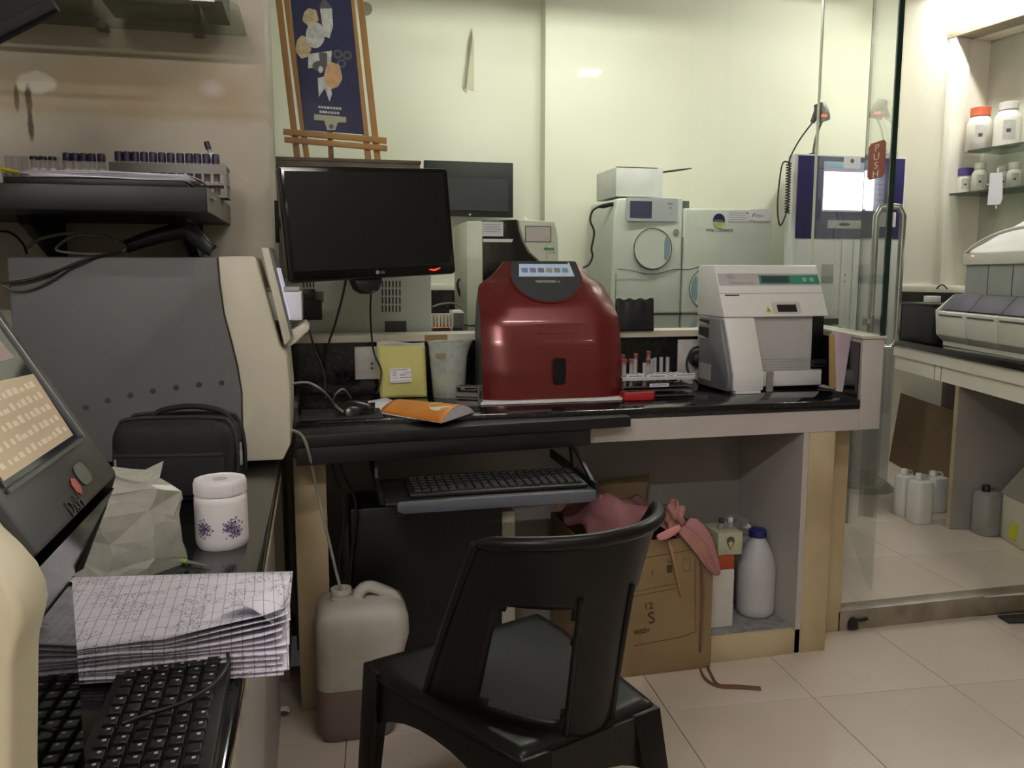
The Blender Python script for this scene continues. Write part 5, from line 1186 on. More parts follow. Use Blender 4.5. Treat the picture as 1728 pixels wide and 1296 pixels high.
pv = thing('power_lead', 'black power lead plugged into the side of the wide pale analyzer', 'cable', PY(1005, 400, YV+.3))
q_ = lambda x, y: PY(x, y, YV+.16)
MB().tube([PY(1035, 344, YV+.06), PY(1018, 348, YV+.10), PY(1010, 349, YV+.12)], [.010, .012, .006], 8).build('plug', BLK, pv, smooth=50)
cable('cord', [PY(1010, 349, YV+.12), q_(1000, 356), q_(996, 372), q_(1002, 388), q_(1002, 400), q_(998, 420), q_(1000, 432), q_(994, 446), q_(984, 452)], .0055, CBD, '', pv)
wc = thing('white_carton', 'plain white carton standing on the wide pale analyzer', 'box', PY(1065, 333, YV+.05))
a, c = PY(1040, 282, YV+.06), PY(1118, 333, YV+.06)
zc0 = vz(332)+.0008
box('carton_body', mat('white_card', (224, 226, 222), .6), wc, a.x, c.x, YV+.06, YV+.36, zc0, a.z, .002)
box('lid_edge', VSEAM, wc, a.x-.001, c.x-.03, YV+.059, YV+.06, a.z-.001, a.z+.003)
sk = thing('thin_marker', 'thin dark marker poking out above the pale analyzer', 'marker', PY(1143, 288, YV+.1))
MB().tube([PY(1117, 291, YV+.07), PY(1130, 289, YV+.07), PY(1150, 286.5, YV+.07)], .005, 8).build('barrel', mat('dark_grey_marker', (60, 58, 54), .5), sk, smooth=50)
MB().tube([PY(1150, 286.5, YV+.07), PY(1167, 284, YV+.07)], [.004, .003], 8).build('tip', INK, sk, smooth=50)
# tall analyser with a lit screen and navy panel
YP_ = 3.88
ta = thing('tall_analyzer', 'tall white analyzer with navy panel and glowing screen near the door', 'analyzer', (PY(1430, 540, YP_).x, YP_+.2, .07))
def tx(x): return PY(x, 400, YP_).x
def tz_(y): return PY(1430, y, YP_).z
box('front_case', mat('cool_white_cabinet', (214, 216, 214), .4, var=.01), ta, tx(1336), tx(1523), YP_, YP_+.07, .071, tz_(262), .006)
box('rear_cabinet', MATS['cool_white_cabinet'], ta, PY(1332, 400, YP_+.58).x, tx(1515), YP_+.0705, YP_+.57, .071, tz_(262)-.01, .006)
NVP = mat('deep_violet_navy', (46, 40, 98), .35, scale=5)
np2 = box('navy_panel', NVP, ta, tx(1341), tx(1519), YP_-.006, YP_-.0005, tz_(403), tz_(265), .002)
sfr = box('screen_frame', mat('screen_grey_blue', (150, 150, 178), .25, emit=.15), np2, tx(1383), tx(1486), YP_-.010, YP_-.0065, tz_(358), tz_(274), .001)
box('lit_window', glow('screen_white', (250, 250, 255), 1.6), sfr, tx(1384), tx(1468), YP_-.0115, YP_-.0103, tz_(355), tz_(291))
box('title_bar', mat('screen_teal', (120, 158, 184), .3, emit=.2), sfr, tx(1386), tx(1462), YP_-.0115, YP_-.0103, tz_(283), tz_(275))
for k in range(6): box('menu_button', mat('menu_lilac', (172, 168, 204), .3, emit=.2), sfr, tx(1470), tx(1484), YP_-.0115, YP_-.0103, tz_(300+9*k), tz_(293+9*k))
wl2 = box('white_label', PAPER, np2, tx(1415), tx(1443), YP_-.0125, YP_-.0117, tz_(285), tz_(264))
shape('label_dot', INK, wl2, V((tx(1429), YP_-.0126, tz_(272))), XA, ZA, circ(0, 0, .011), .0004)
pl2 = box('name_plate', mat('silver_plate', (186, 186, 190), .3, .5), np2, tx(1394), tx(1450), YP_-.009, YP_-.0065, tz_(386), tz_(372), .001)
shape('plate_mark', INK, pl2, V((tx(1422), YP_-.0091, tz_(379))), XA, ZA, circ(0, 0, .034, 20, ry=.008), .0004)
dx_ = box('lower_door', mat('satin_white_door', (196, 198, 196), .35, var=.01), ta, tx(1344), tx(1419), YP_-.006, YP_-.0005, tz_(700), tz_(405), .002)
dy_ = box('lower_door', MATS['satin_white_door'], ta, tx(1421), tx(1438), YP_-.006, YP_-.0005, tz_(700), tz_(405), .002)
dz_ = box('lower_door', MATS['satin_white_door'], ta, tx(1441), tx(1517), YP_-.006, YP_-.0005, tz_(700), tz_(405), .002)
for (x0, x1) in ((1388, 1408), (1450, 1500)): 
    box('door_band', mat('grey_door_band', (140, 142, 142), .4), ta, tx(x0), tx(x1), YP_-.0075, YP_-.0065, tz_(478), tz_(466)); box('door_pale_band', mat('pale_grey_band', (170, 172, 172), .4), ta, tx(x0), tx(x1), YP_-.0075, YP_-.0065, tz_(465.5), tz_(446))  # grey band with a paler band above it on the doors
for y in (464, 475): MB().lathe([(.004, 0), (.004, -.003)], (tx(1428), YP_-.006, tz_(y)), 8, 'y').build('door_screw', VSEAM, ta)
box('paper_note', PAPER, ta, tx(1478), tx(1508), YP_-.0085, YP_-.0065, tz_(382), tz_(357))
# gooseneck scanner on top of it
sn = thing('gooseneck_scanner', 'grey barcode scanner on a bent stalk above the tall analyzer', 'scanner', PY(1372, 261, YP_+.1))
Ys = YP_+.035
p_ = lambda x, y: PY(x, y, Ys)
zb_ = tz_(262)+.0008
bq = p_(1372, 262)
MB().lathe([(.024, 0), (.022, .006), (.008, .012)], (bq.x, Ys, zb_), 16).build('foot', VSEAM, sn, smooth=50)
cable('stalk', [V((bq.x, Ys, zb_+.01)), p_(1375, 240), p_(1380, 222), p_(1387, 206)], .006, mat('stalk_grey', (110, 112, 112), .35, .6), '', sn)
MB().tube([p_(1382, 174), p_(1385, 184), p_(1389, 198), p_(1391, 205)], [.026, .034, .036, .030], 14).build('head', mat('scanner_dark_grey', (70, 70, 76), .35), sn, smooth=60)
MB().tube([p_(1371, 206), p_(1377, 194), p_(1380, 186)], [.012, .017, .018], 10).build('handle', mat('scanner_dark_grey', (70, 70, 76), .35), sn, smooth=60)
box('red_window', glow('scanner_red', (255, 60, 40), 1.2), sn, p_(1379, 198).x, p_(1388, 198).x, Ys-.040, Ys-.036, p_(1379, 199).z, p_(1379, 195).z)
cable('coiled_cord', [p_(1370, 208), p_(1350, 235), p_(1335, 262), p_(1331, 276)], .004, CBD, '', sn)
hel = []
A0, A1 = PY(1331, 276, YP_-.02), PY(1328, 360, YP_-.02)
for k in range(181):
    t = k/180; a = t*2*math.pi*(18); c_ = A0.lerp(A1, t); hel.append(c_+V((.011*math.cos(a), .011*math.sin(a), 0)))
MB().tube(hel, .0035, 5).build('coil', CBD, sn, smooth=60)
cable('loop_cord', [PY(1335, 276, Ys), PY(1322, 274, Ys), PY(1316, 300, Ys), PY(1312, 350, Ys), PY(1316, 380, Ys), PY(1324, 368, Ys), PY(1329, 350, Ys)], .004, CBD, '', sn)
# small things lying on the rear bench near the glass
tk = thing('cream_tube_rack', 'small cream comb rack on the rear bench behind the beaker', 'rack', PY(745, 555, 3.0))
a, c = PY(729, 530, 3.0), PY(764, 555, 3.0)
box('rack_base', CRM, tk, a.x, c.x, 3.0, 3.06, BT+.001, BT+.012)
for k in range(7):
    x = a.x+(c.x-a.x)*k/6; box('rack_fin', CRM, tk, x-.003, x+.003, 3.0, 3.06, BT+.0125, a.z)
tag(MB().hexa([PZ(730, 556, BT+.001), PZ(760, 556, BT+.001), PZ(760, 553, BT+.001), PZ(730, 553, BT+.001), PZ(731, 554, BT+.012), PZ(759, 553, BT+.012), PZ(758, 551, BT+.012), PZ(732, 552, BT+.012)]).build('orange_sheet', mat('orange_red_card', (214, 96, 56), .6)), 'orange card lying in front of the cream rack', 'card')
sm2 = thing('small_device', 'small white desktop device on the rear bench beside the red analyzer', 'device', PY(776, 540, 3.05))
a, c = PY(762, 524, 3.05), PY(784, 552, 3.05)
box('device_body', mat('device_grey', (120, 122, 118), .5), sm2, a.x+.004, c.x-.004, 3.05, 3.12, BT+.001, a.z-.012, .003)
MB().hexa([(a.x, 3.045, a.z-.0115), (c.x, 3.045, a.z-.0115), (c.x, 3.12, a.z-.0115), (a.x, 3.12, a.z-.0115), (a.x+.004, 3.05, a.z), (c.x-.01, 3.05, a.z), (c.x-.004, 3.12, a.z), (a.x+.004, 3.12, a.z)]).build('device_lid', WHITE, sm2, .002)
cable('rear_cable', [PY(730, 518, 3.2), PY(745, 513, 3.2), PY(765, 512, 3.2), PY(780, 519, 3.2)], .004, CBG, 'pale cable arching over the rear bench near the machine')
cable('hanging_lead', [PY(784, 470, 3.4), PY(775, 472, 3.4), PY(772, 482, 3.4), PY(777, 500, 3.4)], .005, CBD, 'short black lead beside the cream and black analyzer')
# things on the back wall
hd = PY(617, 15, 4.6); tag(MB().lathe([(.034, -.004), (.034, -.001)], (hd.x, 4.6, hd.z), 24, 'y').build('wall_vent_disc', mat('dull_grey_disc', (150, 146, 128), .6)), 'round grey vent cap on the far wall above the picture', 'vent')
pe = [PY(x, y, 4.595) for x, y in ((796, 46), (800, 70), (800, 153), (790, 150), (787, 158), (780, 145), (785, 110), (790, 72))]
pk_ = thing('peeling_tape', 'grey sliver of peeling tape on the far wall', 'tape', pe[4])
MB().extr(pe, (0, .002, 0)).build('tape_back', mat('tape_cream', (206, 202, 176), .6), pk_)
MB().extr([PY(x, y, 4.58) for x, y in ((797, 48), (797, 66), (790, 120), (787, 150), (784, 148), (790, 90), (793, 62))], (0, .002, 0)).build('tape_curl', mat('tape_grey', (132, 128, 112), .6), pk_)
# ================================================================== UNDER THE COUNTER
def softbox(x0, x1, y0, y1, z0, z1, e=.35, nu=40, nv=20):
    def f(u, v):
        a = 2*math.pi*u; t = math.pi*(v-.5); sp_ = lambda w, ee: math.copysign(abs(w)**ee, w)
        return V(((x0+x1)/2+sp_(math.cos(t), e)*sp_(math.cos(a), e)*(x1-x0)/2, (y0+y1)/2+sp_(math.cos(t), e)*sp_(math.sin(a), e)*(y1-y0)/2, (z0+z1)/2+sp_(math.sin(t), e)*(z1-z0)/2))
    return MB().grid(f, nu, nv)
# computer tower lying with its side to us
cp = thing('computer_tower', 'black computer tower with pale front edge under the desk', 'computer', (.34, 2.42, 0))
cx0, cx1 = PY(592, 900, 2.36).x, PY(847, 900, 2.36).x; czt = PY(720, 852, 2.36).z
box('side_panel', GLOSSBLK if False else mat('tower_black', (14, 14, 16), .4), cp, cx0, cx1, 2.36, 2.56, .012, czt, .004)
for x in (cx0+.05, cx1-.07): box('foot', BLK, cp, x, x+.03, 2.37, 2.55, 0.0005, .0118)
fx1 = PY(870, 900, 2.36).x
box('front_bezel', mat('pale_cream_bezel', (196, 192, 178), .5), cp, cx1+.0005, fx1, 2.362, 2.558, .03, PY(858, 863, 2.36).z, .005)
MB().tube([(cx0+.01, 2.358, czt-.028), (cx1-.12, 2.358, czt-.024)], .0008, 5).build('panel_edge', mat('edge_grey', (80, 80, 84), .3), cp)  # thin grey line along the side panel
# white waste can
jc = thing('waste_can', 'translucent white jerry can with dark residue standing on the floor', 'can', PZ(605, 1215, 0))
JC = mat('milky_white_hdpe', (200, 198, 190), .45, scale=5, rgb2=(176, 172, 160)); JL = mat('purple_brown_residue', (122, 106, 112), .5, scale=4, rgb2=(128, 108, 92))
jy0, jy1 = 2.045, 2.225; jx0, jx1 = PY(533, 1100, 2.07).x, PY(668, 1100, 2.07).x
zsh = PY(600, 1016, 2.09).z
zlq = PY(600, 1160, 2.06).z
jx1r = PY(690, 1060, 2.09).x
def jring(z, s, x1=jx1): 
    cx_, cy_ = (jx0+x1)/2, (jy0+jy1)/2; hw, hd = (x1-jx0)/2*s, (jy1-jy0)/2*s; r = min(hw, hd)*.42
    pts = []
    for px_, py_, a0 in ((cx_+hw-r, cy_+hd-r, 0), (cx_-hw+r, cy_+hd-r, 90), (cx_-hw+r, cy_-hd+r, 180), (cx_+hw-r, cy_-hd+r, 270)):
        for k in range(6): a = math.radians(a0+18*k); pts.append(V((px_+r*math.cos(a), py_+r*math.sin(a), z)))
    return pts
def loft(rings):
    n = len(rings[0]); mb = MB(); vs = [p for r in rings for p in r]
    fs = [(i*n+k, i*n+(k+1) % n, (i+1)*n+(k+1) % n, (i+1)*n+k) for i in range(len(rings)-1) for k in range(n)]
    fs += [tuple(range(n))[::-1], tuple(range((len(rings)-1)*n, len(rings)*n))]
    return mb.add(vs, fs)
loft([jring(.001, .86), jring(.02, .97), jring(.05, 1), jring(zlq, 1)]).build('residue_band', JL, jc, smooth=45)
loft([jring(zlq+.0003, 1), jring(zsh-.09, 1, jx1r), jring(zsh-.045, .99, jx1r), jring(zsh-.02, .90, jx1r), jring(zsh-.006, .72, jx1r), jring(zsh, .5, jx1r)]).build('can_body', JC, jc, smooth=45)
nk = PY(576, 1000, 2.12); 
MB().lathe([(.030, zsh-.022), (.029, zsh+.004), (.024, zsh+.006), (.024, zsh+.012), (.027, zsh+.013), (.027, zsh+.026), (.022, zsh+.027), (.020, zsh+.012)], (nk.x, 2.13, 0), 24).build('neck', JC, jc, smooth=45)
hp_ = [PY(601, 1016, 2.13), PY(609, 997, 2.13), PY(625, 990, 2.13), PY(650, 998, 2.13), PY(664, 1006, 2.13), PY(672, 1026, 2.13), PY(678, 1045, 2.13)]
cable('carry_handle', hp_, .017, JC, '', jc)
hole = [PY(612, 1006, 2.12), PY(650, 1014, 2.12), PY(652, 1022, 2.12), PY(640, 1024, 2.12), PY(614, 1014, 2.12)]
MB().extr([p+V((0, -.012, 0)) for p in hole], (0, .01, 0)).build('handle_gap', mat('brown_gap', (140, 126, 104), .7), jc)  # brown plate fills the opening under the handle
# cardboard carton with pink cloth
CB_ = mat('brown_cardboard', (142, 120, 86), .75, scale=6, rgb2=(130, 108, 76), bump=.1, bscale=60)
bxz = PY(1150, 908, 2.215).z
kx0, kx1, ky0, ky1 = .74, 1.150, 2.215, 2.57
cb = thing('cardboard_box', 'open brown cardboard box printed with handling marks under the counter', 'box', (.95, 2.4, 0))
box('front_wall', CB_, cb, kx0, kx1, ky0, ky0+.004, .001, bxz)
box('back_wall', CB_, cb, kx0, kx1, ky1-.004, ky1, .001, bxz)
box('side_wall', CB_, cb, kx0, kx0+.004, ky0+.0045, ky1-.0045, .001, bxz); box('side_wall', CB_, cb, kx1-.004, kx1, ky0+.0045, ky1-.0045, .001, bxz)
box('bottom', CB_, cb, kx0+.0045, kx1-.0045, ky0+.0045, ky1-.0045, .001, .005)
MB().extr([(kx0+.01, ky1-.001, bxz+.001), (kx1-.08, ky1-.001, bxz+.001), (kx1-.05, ky1+.03, bxz+.10), (kx0+.05, ky1+.03, bxz+.07)], (0, .003, 0)).build('back_flap', CB_, cb)
IK = mat('carton_print_brown', (62, 46, 30), .7)
yk = ky0-.0012
def CP(x, y): q = PY(x, y, yk); return q
def strip(pts, w, nm='print_line'):
    for (a, b_) in zip(pts, pts[1:]):
        P, Q = CP(*a), CP(*b_); d_ = (Q-P).normalized(); n_ = V((-d_.z, 0, d_.x))*w/2
        MB().extr([P-n_, Q-n_, Q+n_, P+n_], (0, .0006, 0)).build(nm, IK, cb)
strip([(1070, 945), (1172, 927)], .0012); strip([(1062, 1000), (1140, 985)], .001); strip([(1062, 1008), (1140, 993)], .001)
strip([(1070, 1090), (1150, 1075), (1172, 1067)], .0012); strip([(1173, 945), (1174, 1068)], .0012)
strip([(1066, 964), (1070, 961), (1076, 960), (1082, 963)], .003); MB().extr([CP(x, y) for x, y in ((1066, 966), (1070, 961), (1075, 959.5), (1083, 964))], (0, .0006, 0)).build('umbrella_mark', IK, cb); strip([(1074, 964), (1073, 976), (1071, 978)], .0016)
strip([(1101, 963), (1101, 971)], .003, 'glass_mark')
MB().extr([CP(x, y) for x, y in ((1125, 954), (1134, 953), (1134, 966), (1126, 967))], (0, .0006, 0)).build('hand_mark', IK, cb); strip([(1124, 944), (1130, 950)], .002, 'hand_mark'); strip([(1137, 945), (1131, 950)], .002, 'hand_mark')
for (x0, y0, x1, y1) in ((1152, 943, 1164, 942), (1164, 942, 1165, 962), (1165, 962, 1153, 964), (1153, 964, 1152, 943), (1158, 946, 1159, 950)): strip([(x0, y0), (x1, y1)], .001, 'stack_mark')
ts = .052
text('print_letter', 'S', ts, CP(1094, 1053), V((1, 0, .12)), V((.15, 0, 1)), IK, cb)
text('print_letters', 'FRESH', .020, CP(1070, 1072), V((1, 0, .12)), V((.15, 0, 1)), IK, cb, sx=.9)
text('print_letters', '12', .030, CP(1087, 1030), V((1, 0, .12)), V((.15, 0, 1)), IK, cb)
# pink cloth
PK = mat('dusty_pink_cloth', (172, 122, 126), .85, scale=9, rgb2=(148, 98, 102), bump=.3, bscale=80)
pkc = thing('pink_cloth', 'crumpled dusty pink cloth hanging out of the cardboard box', 'cloth', ((kx0+kx1)/2, 2.35, bxz))
rnd = random.Random(11)
def heap(u, v):
    x = kx0+.01+(kx1-kx0-.04)*u; y = ky0+.012+(ky1-ky0-.05)*v
    h = bxz+.012+.055*math.sin(math.pi*min(1, u*1.25))**.7*math.sin(math.pi*(.15+.75*v))+.014*math.sin(13*u+5*v)+.012*math.sin(9*v-11*u)+.010*math.sin(23*u*v+3)
    if u < .35: h += .03*math.sin(math.pi*u/.35)*(v)
    return V((x+.010*math.sin(8*v), y, h))
MB().grid(heap, 44, 26).build('heap', PK, pkc, smooth=80, solid=.003)
kq = PY(1143, 868, 2.25)
def knot(u, v):
    a = 2*math.pi*u; t = math.pi*(v-.5); r = .036*(1+.18*math.sin(3*a+5*t)+.14*math.sin(5*a-3*t))
    return V((kq.x+.8*r*math.cos(t)*math.cos(a), kq.y+.02+r*math.cos(t)*math.sin(a), kq.z+1.2*r*math.sin(t)-.012))
MB().grid(knot, 30, 20).build('knot', mat('pinkish_beige_cloth', (176, 128, 118), .85, scale=14, rgb2=(150, 100, 96)), pkc, smooth=80)
def ribbon(nm, pts, wid, m, twist=0, thick=.0025):
    P_ = [V(p) for p in pts]; n = len(P_)
    mb = MB(); rows = []
    for i, p in enumerate(P_):
        t = (P_[min(i+1, n-1)]-P_[max(i-1, 0)]).normalized(); s_ = t.cross(YA); s_ = s_.normalized() if s_.length > .1 else XA
        w_ = wid[i] if isinstance(wid, (list, tuple)) else wid
        a = twist*i; s_ = (s_*math.cos(a)+YA*math.sin(a))*w_/2
        rows.append((p-s_, p-YA*.004*math.sin(i*1.3), p+s_))
    for r0, r1 in zip(rows, rows[1:]):
        mb.add(list(r0)+list(r1), [(0, 1, 4, 3), (1, 2, 5, 4)])
    return mb.build(nm, m, pkc, smooth=80, solid=thick, subsurf=1)
TLP = mat('pale_pink_cloth', (214, 148, 152), .85)
K = lambda x, y, Y: PY(x, y, Y)
ribbon('tail', [K(1150, 888, 2.20), K(1135, 897, 2.19), K(1122, 904, 2.19), K(1108, 908, 2.20)], [.02, .03, .028, .022], TLP)
ribbon('tail', [K(1158, 880, 2.21), K(1172, 890, 2.20), K(1188, 910, 2.20), K(1198, 935, 2.20), K(1206, 955, 2.205), K(1214, 970, 2.21)], [.04, .06, .065, .055, .045, .022], PK, .08)
ribbon('tail', [K(1146, 890, 2.205), K(1165, 905, 2.195), K(1185, 930, 2.195), K(1200, 955, 2.20), K(1210, 972, 2.205)], [.03, .045, .045, .035, .012], mat('pinkish_beige_cloth', (176, 128, 118), .85), .05)
ribbon('drawstring', [K(1128, 910, 2.203), K(1138, 945, 2.203), K(1143, 975, 2.205), K(1150, 1010, 2.208)], [.008, .013, .011, .004], mat('beige_string', (170, 130, 108), .8), .2)
st_ = [K(1183, 915, 2.205), K(1186, 1000, 2.205), K(1183, 1080, 2.205), PZ(1180, 1122, .004), PZ(1190, 1145, .004), PZ(1212, 1158, .004), PZ(1240, 1160, .004), PZ(1284, 1163, .004)]
cable('drawstring', st_, .0045, mat('brown_string', (124, 86, 70), .8), '', pkc)
cable('drawstring', [PZ(1192, 1120, .004), PZ(1200, 1138, .004), PZ(1212, 1155, .004), PZ(1240, 1157, .004), PZ(1283, 1160, .004)], .004, MATS['brown_string'], '', pkc)
# things on the plinth shelf
SH = .0855
wb = thing('white_box', 'plain white carton with orange lid band on the plinth shelf', 'box', (1.25, 2.35, SH))
a, c = PY(1186, 1060, 2.30), PY(1240, 945, 2.30)
box('carton_body', mat('white_card_dull', (214, 212, 206), .7), wb, 1.168, c.x, 2.30, 2.42, SH+.0005, PY(1220, 962, 2.30).z, .002)
box('lid_band', mat('orange_red_band', (178, 74, 40), .6), wb, 1.169, c.x-.001, 2.301, 2.419, PY(1220, 962, 2.30).z+.0005, PY(1220, 938, 2.30).z, .002)
gb = thing('emblem_carton', 'small pale carton with a face shaped emblem stacked on the white box', 'box', (1.25, 2.36, PY(1220, 938, 2.30).z))
z0 = PY(1220, 938, 2.30).z+.0008; z1 = PY(1220, 900, 2.30).z
a, c = PY(1212, 920, 2.30), PY(1253, 920, 2.30)
box('carton_body', mat('pale_green_card', (176, 178, 150), .7, scale=20), gb, a.x, c.x, 2.30, 2.41, z0, z1, .002)
em = PY(1233, 917, 2.299)
shape('emblem', mat('olive_print', (74, 74, 54), .7), gb, V((em.x, 2.2995, em.z)), XA, ZA, [(-.014, .012), (-.008, .020), (0, .022), (.008, .020), (.014, .011), (.012, 0), (.006, -.012), (0, -.022), (-.006, -.012), (-.012, 0)], .0006)
shape('emblem_inner', MATS['pale_green_card'], gb, V((em.x, 2.2989, em.z)), XA, ZA, [(-.008, .002), (0, .008), (.008, .002), (.004, -.010), (0, -.017), (-.004, -.010)], .0005)
for k, (x, lab_, cm) in enumerate(((1217, 'small violet capped vial lying on the emblem carton', PURP), (1232, 'clear vial beside the violet capped one', W1))):
    q_ = PY(x, 895, 2.34)
    t = thing('vial', lab_, 'vial', (q_.x, 2.34, z1+.001))
    MB().lathe([(.009, 0), (.010, .004), (.010, .020)], (0, 0, 0), 12).build('glass_body', TUBEB, t, smooth=50, world=False)
    MB().lathe([(.008, .0205), (.008, .034), (.006, .036)], (0, 0, 0), 12).build('cap', cm, t, smooth=50, world=False)
pbg = thing('clear_plastic_bag', 'crumpled clear plastic bag lying behind the blue capped jug', 'bag', PY(1255, 885, 2.48))
def crum(u, v):
    a = 2*math.pi*u; t = math.pi*(v-.5); r = .045*(1+.22*math.sin(5*a+3*t)+.18*math.sin(7*t-4*a))
    q_ = PY(1250, 890, 2.47); return V((q_.x+1.3*r*math.cos(t)*math.cos(a), 2.50+r*math.cos(t)*math.sin(a), q_.z-.01+.8*r*math.sin(t)))
MB().grid(crum, 16, 10).build('bag_film', clear('crinkled_film', (.9, .9, .9), .8, .15, body=.28, bodyrgb=(210, 210, 206)), pbg)
zsup = PY(1250, 890, 2.47).z-.05
box('bag_bundle', mat('grey_bundle', (140, 138, 132), .8), pbg, PY(1235, 890, 2.5).x, PY(1270, 890, 2.5).x, 2.46, 2.56, SH+.0005, zsup+.02, .01)
kk_ = thing('black_binbag', 'black plastic bag wedged between the box and the cartons', 'bag', (1.19, 2.50, SH))
softbox(1.168, 1.235, 2.435, 2.58, SH+.001, PY(1200, 885, 2.45).z, .5).build('bag_film', mat('black_film', (16, 15, 18), .3, bump=.6, bscale=40), kk_, smooth=60)
# blue capped milk jug
jg = thing('plastic_jug', 'milky plastic jug with blue screw cap on the plinth shelf', 'jug', (PY(1277, 1040, 2.37).x, 2.385, SH))
hj = PY(1277, 905, 2.385).z-SH; rj = .062
JM = mat('milky_jug', (196, 196, 200), .45, scale=6, rgb2=(180, 180, 186))
MB().lathe([(rj*.86, .0008), (rj*.97, .008), (rj, .03), (rj, hj*.55), (rj*.97, hj*.66), (rj*.83, hj*.78), (rj*.55, hj*.92), (rj*.40, hj*.97), (rj*.38, hj)], (0, 0, 0), 32).build('jug_body', JM, jg, smooth=45, world=False)
MB().lathe([(rj*.44, hj+.0005), (rj*.46, hj+.003), (rj*.46, hj+.022), (rj*.38, hj+.026)], (0, 0, 0), 24).build('screw_cap', mat('blue_cap', (36, 48, 120), .4), jg, smooth=45, world=False)
# fallen label on the floor
fl = thing('floor_label', 'curled white paper label lying on the floor', 'paper', PZ(475, 1212, 0))
q_ = PZ(475, 1210, 0)
MB().grid(lambda u, v: V((q_.x-.028+.05*u, q_.y-.01+.02*v, .001+.022*math.sin(math.pi*u*.75)+.004*v)), 10, 3).build('label_strip', PAPER, fl, smooth=60, solid=.0006)
# ================================================================== CHAIR
CHM = mat('dark_brown_black_plastic', (22, 20, 19), .34, spec=.22, var=.05, scale=4, bump=.03, bscale=250)
ch = thing('plastic_chair', 'dark moulded plastic chair standing in front of the desk', 'chair', (0, 0, 0))
SZ = .435
def backp(u, v):   # u -1..1, v 0..1
    z = SZ-.03+(.785-SZ+.03)*v
    w_ = .172+.022*v
    return V((w_*u, -.192-.055*v**1.2+(.28-.165*v**1.1)*(abs(u)**2.4), z-.008*(abs(u)**4)*v))
NU, NVv = 48, 36
def hole_(u, v):
    uu = 2*u-1; a = abs(uu)
    if not .30 < a < .80 : return False
    if not .13 < v < .70: return False
    cu, cv = (a-.55)/.25, (v-.415)/.285
    return abs(cu)**5+abs(cv)**5 < 1
MB().grid(lambda u, v: backp(2*u-1, v), NU, NVv, hole_).build('backrest', CHM, ch, smooth=70, solid=.007, world=False)
MB().tube([backp(-1+2*k/24, 1)+V((0, -.004, .002)) for k in range(25)], [.006]+[.0125]*23+[.010], 10).build('top_rail', CHM, ch, smooth=70, world=False)
for s_ in (-1, 1):
    MB().tube([backp(s_, k/12)+V((0, .0, 0)) for k in range(13)], .008, 8).build('side_rim', CHM, ch, smooth=70, world=False)
for s_ in (-.29, .29):
    MB().tube([backp(s_, .02+.72*k/12)+V((0, -.005, 0)) for k in range(13)], .0055, 8).build('slat_rib', CHM, ch, smooth=70, world=False)
def seatp(u, v):
    w_ = .150+.065*min(1, v*1.3); x = (2*u-1)*w_; y = -.20+.46*v
    e = max(abs(2*u-1), abs(2*v-1)); lip = -.020*max(0, (e-.9)/.1)**2
    return V((x, y, SZ+lip-.012*math.cos(math.pi*(u-.5))*math.sin(math.pi*v)))
MB().grid(seatp, 30, 30).build('seat', CHM, ch, smooth=70, solid=.006, world=False)
def leg(x0, y0, x1, y1):
    sx, sy = (1 if x0 > 0 else -1), (1 if y0 > 0 else -1)
    a, t = .062, .040
    top = [V((x0, y0, SZ-.008)), V((x0-sx*a, y0, SZ-.008)), V((x0-sx*a, y0-sy*.012, SZ-.008)), V((x0-sx*.012, y0-sy*.012, SZ-.008)), V((x0-sx*.012, y0-sy*a, SZ-.008)), V((x0, y0-sy*a, SZ-.008))]
    bot = [V((x1, y1, .0)), V((x1-sx*t, y1, 0)), V((x1-sx*t, y1-sy*.010, 0)), V((x1-sx*.010, y1-sy*.010, 0)), V((x1-sx*.010, y1-sy*t, 0)), V((x1, y1-sy*t, 0))]
    n = 6
    MB().add(bot+top, [tuple(range(n))[::-1], tuple(range(n, 2*n))]+[(i, (i+1) % n, n+(i+1) % n, n+i) for i in range(n)]).build('leg', CHM, ch, .002, world=False)
leg(-.217, .262, -.238, .290); leg(.217, .262, .238, .290); leg(-.152, -.202, -.185, -.262); leg(.152, -.202, .185, -.262)
def skirt(P, Q, d0, d1, nin):
    P, Q, nin = V(P), V(Q), V(nin); pts = [P, Q]
    for k in range(11):
        t = 1-k/10; dd = d0+(d1-d0)*abs(2*t-1)**2.2; pts.append(P.lerp(Q, t)-V((0, 0, dd)))
    MB().extr(pts, nin*.005).build('skirt', CHM, ch, world=False)
zt0 = SZ-.010
skirt((-.2165, .260, zt0), (-.1525, -.198, zt0), .06, .14, (1, 0, 0)); skirt((.2165, .260, zt0), (.1525, -.198, zt0), .06, .14, (-1, 0, 0))
skirt((-.150, -.2015, zt0), (.150, -.2015, zt0), .07, .13, (0, 1, 0)); skirt((-.215, .2615, zt0), (.215, .2615, zt0), .045, .11, (0, -1, 0))
ch.location = (.369, 1.440, .0005); ch.rotation_euler = (0, 0, math.radians(21))
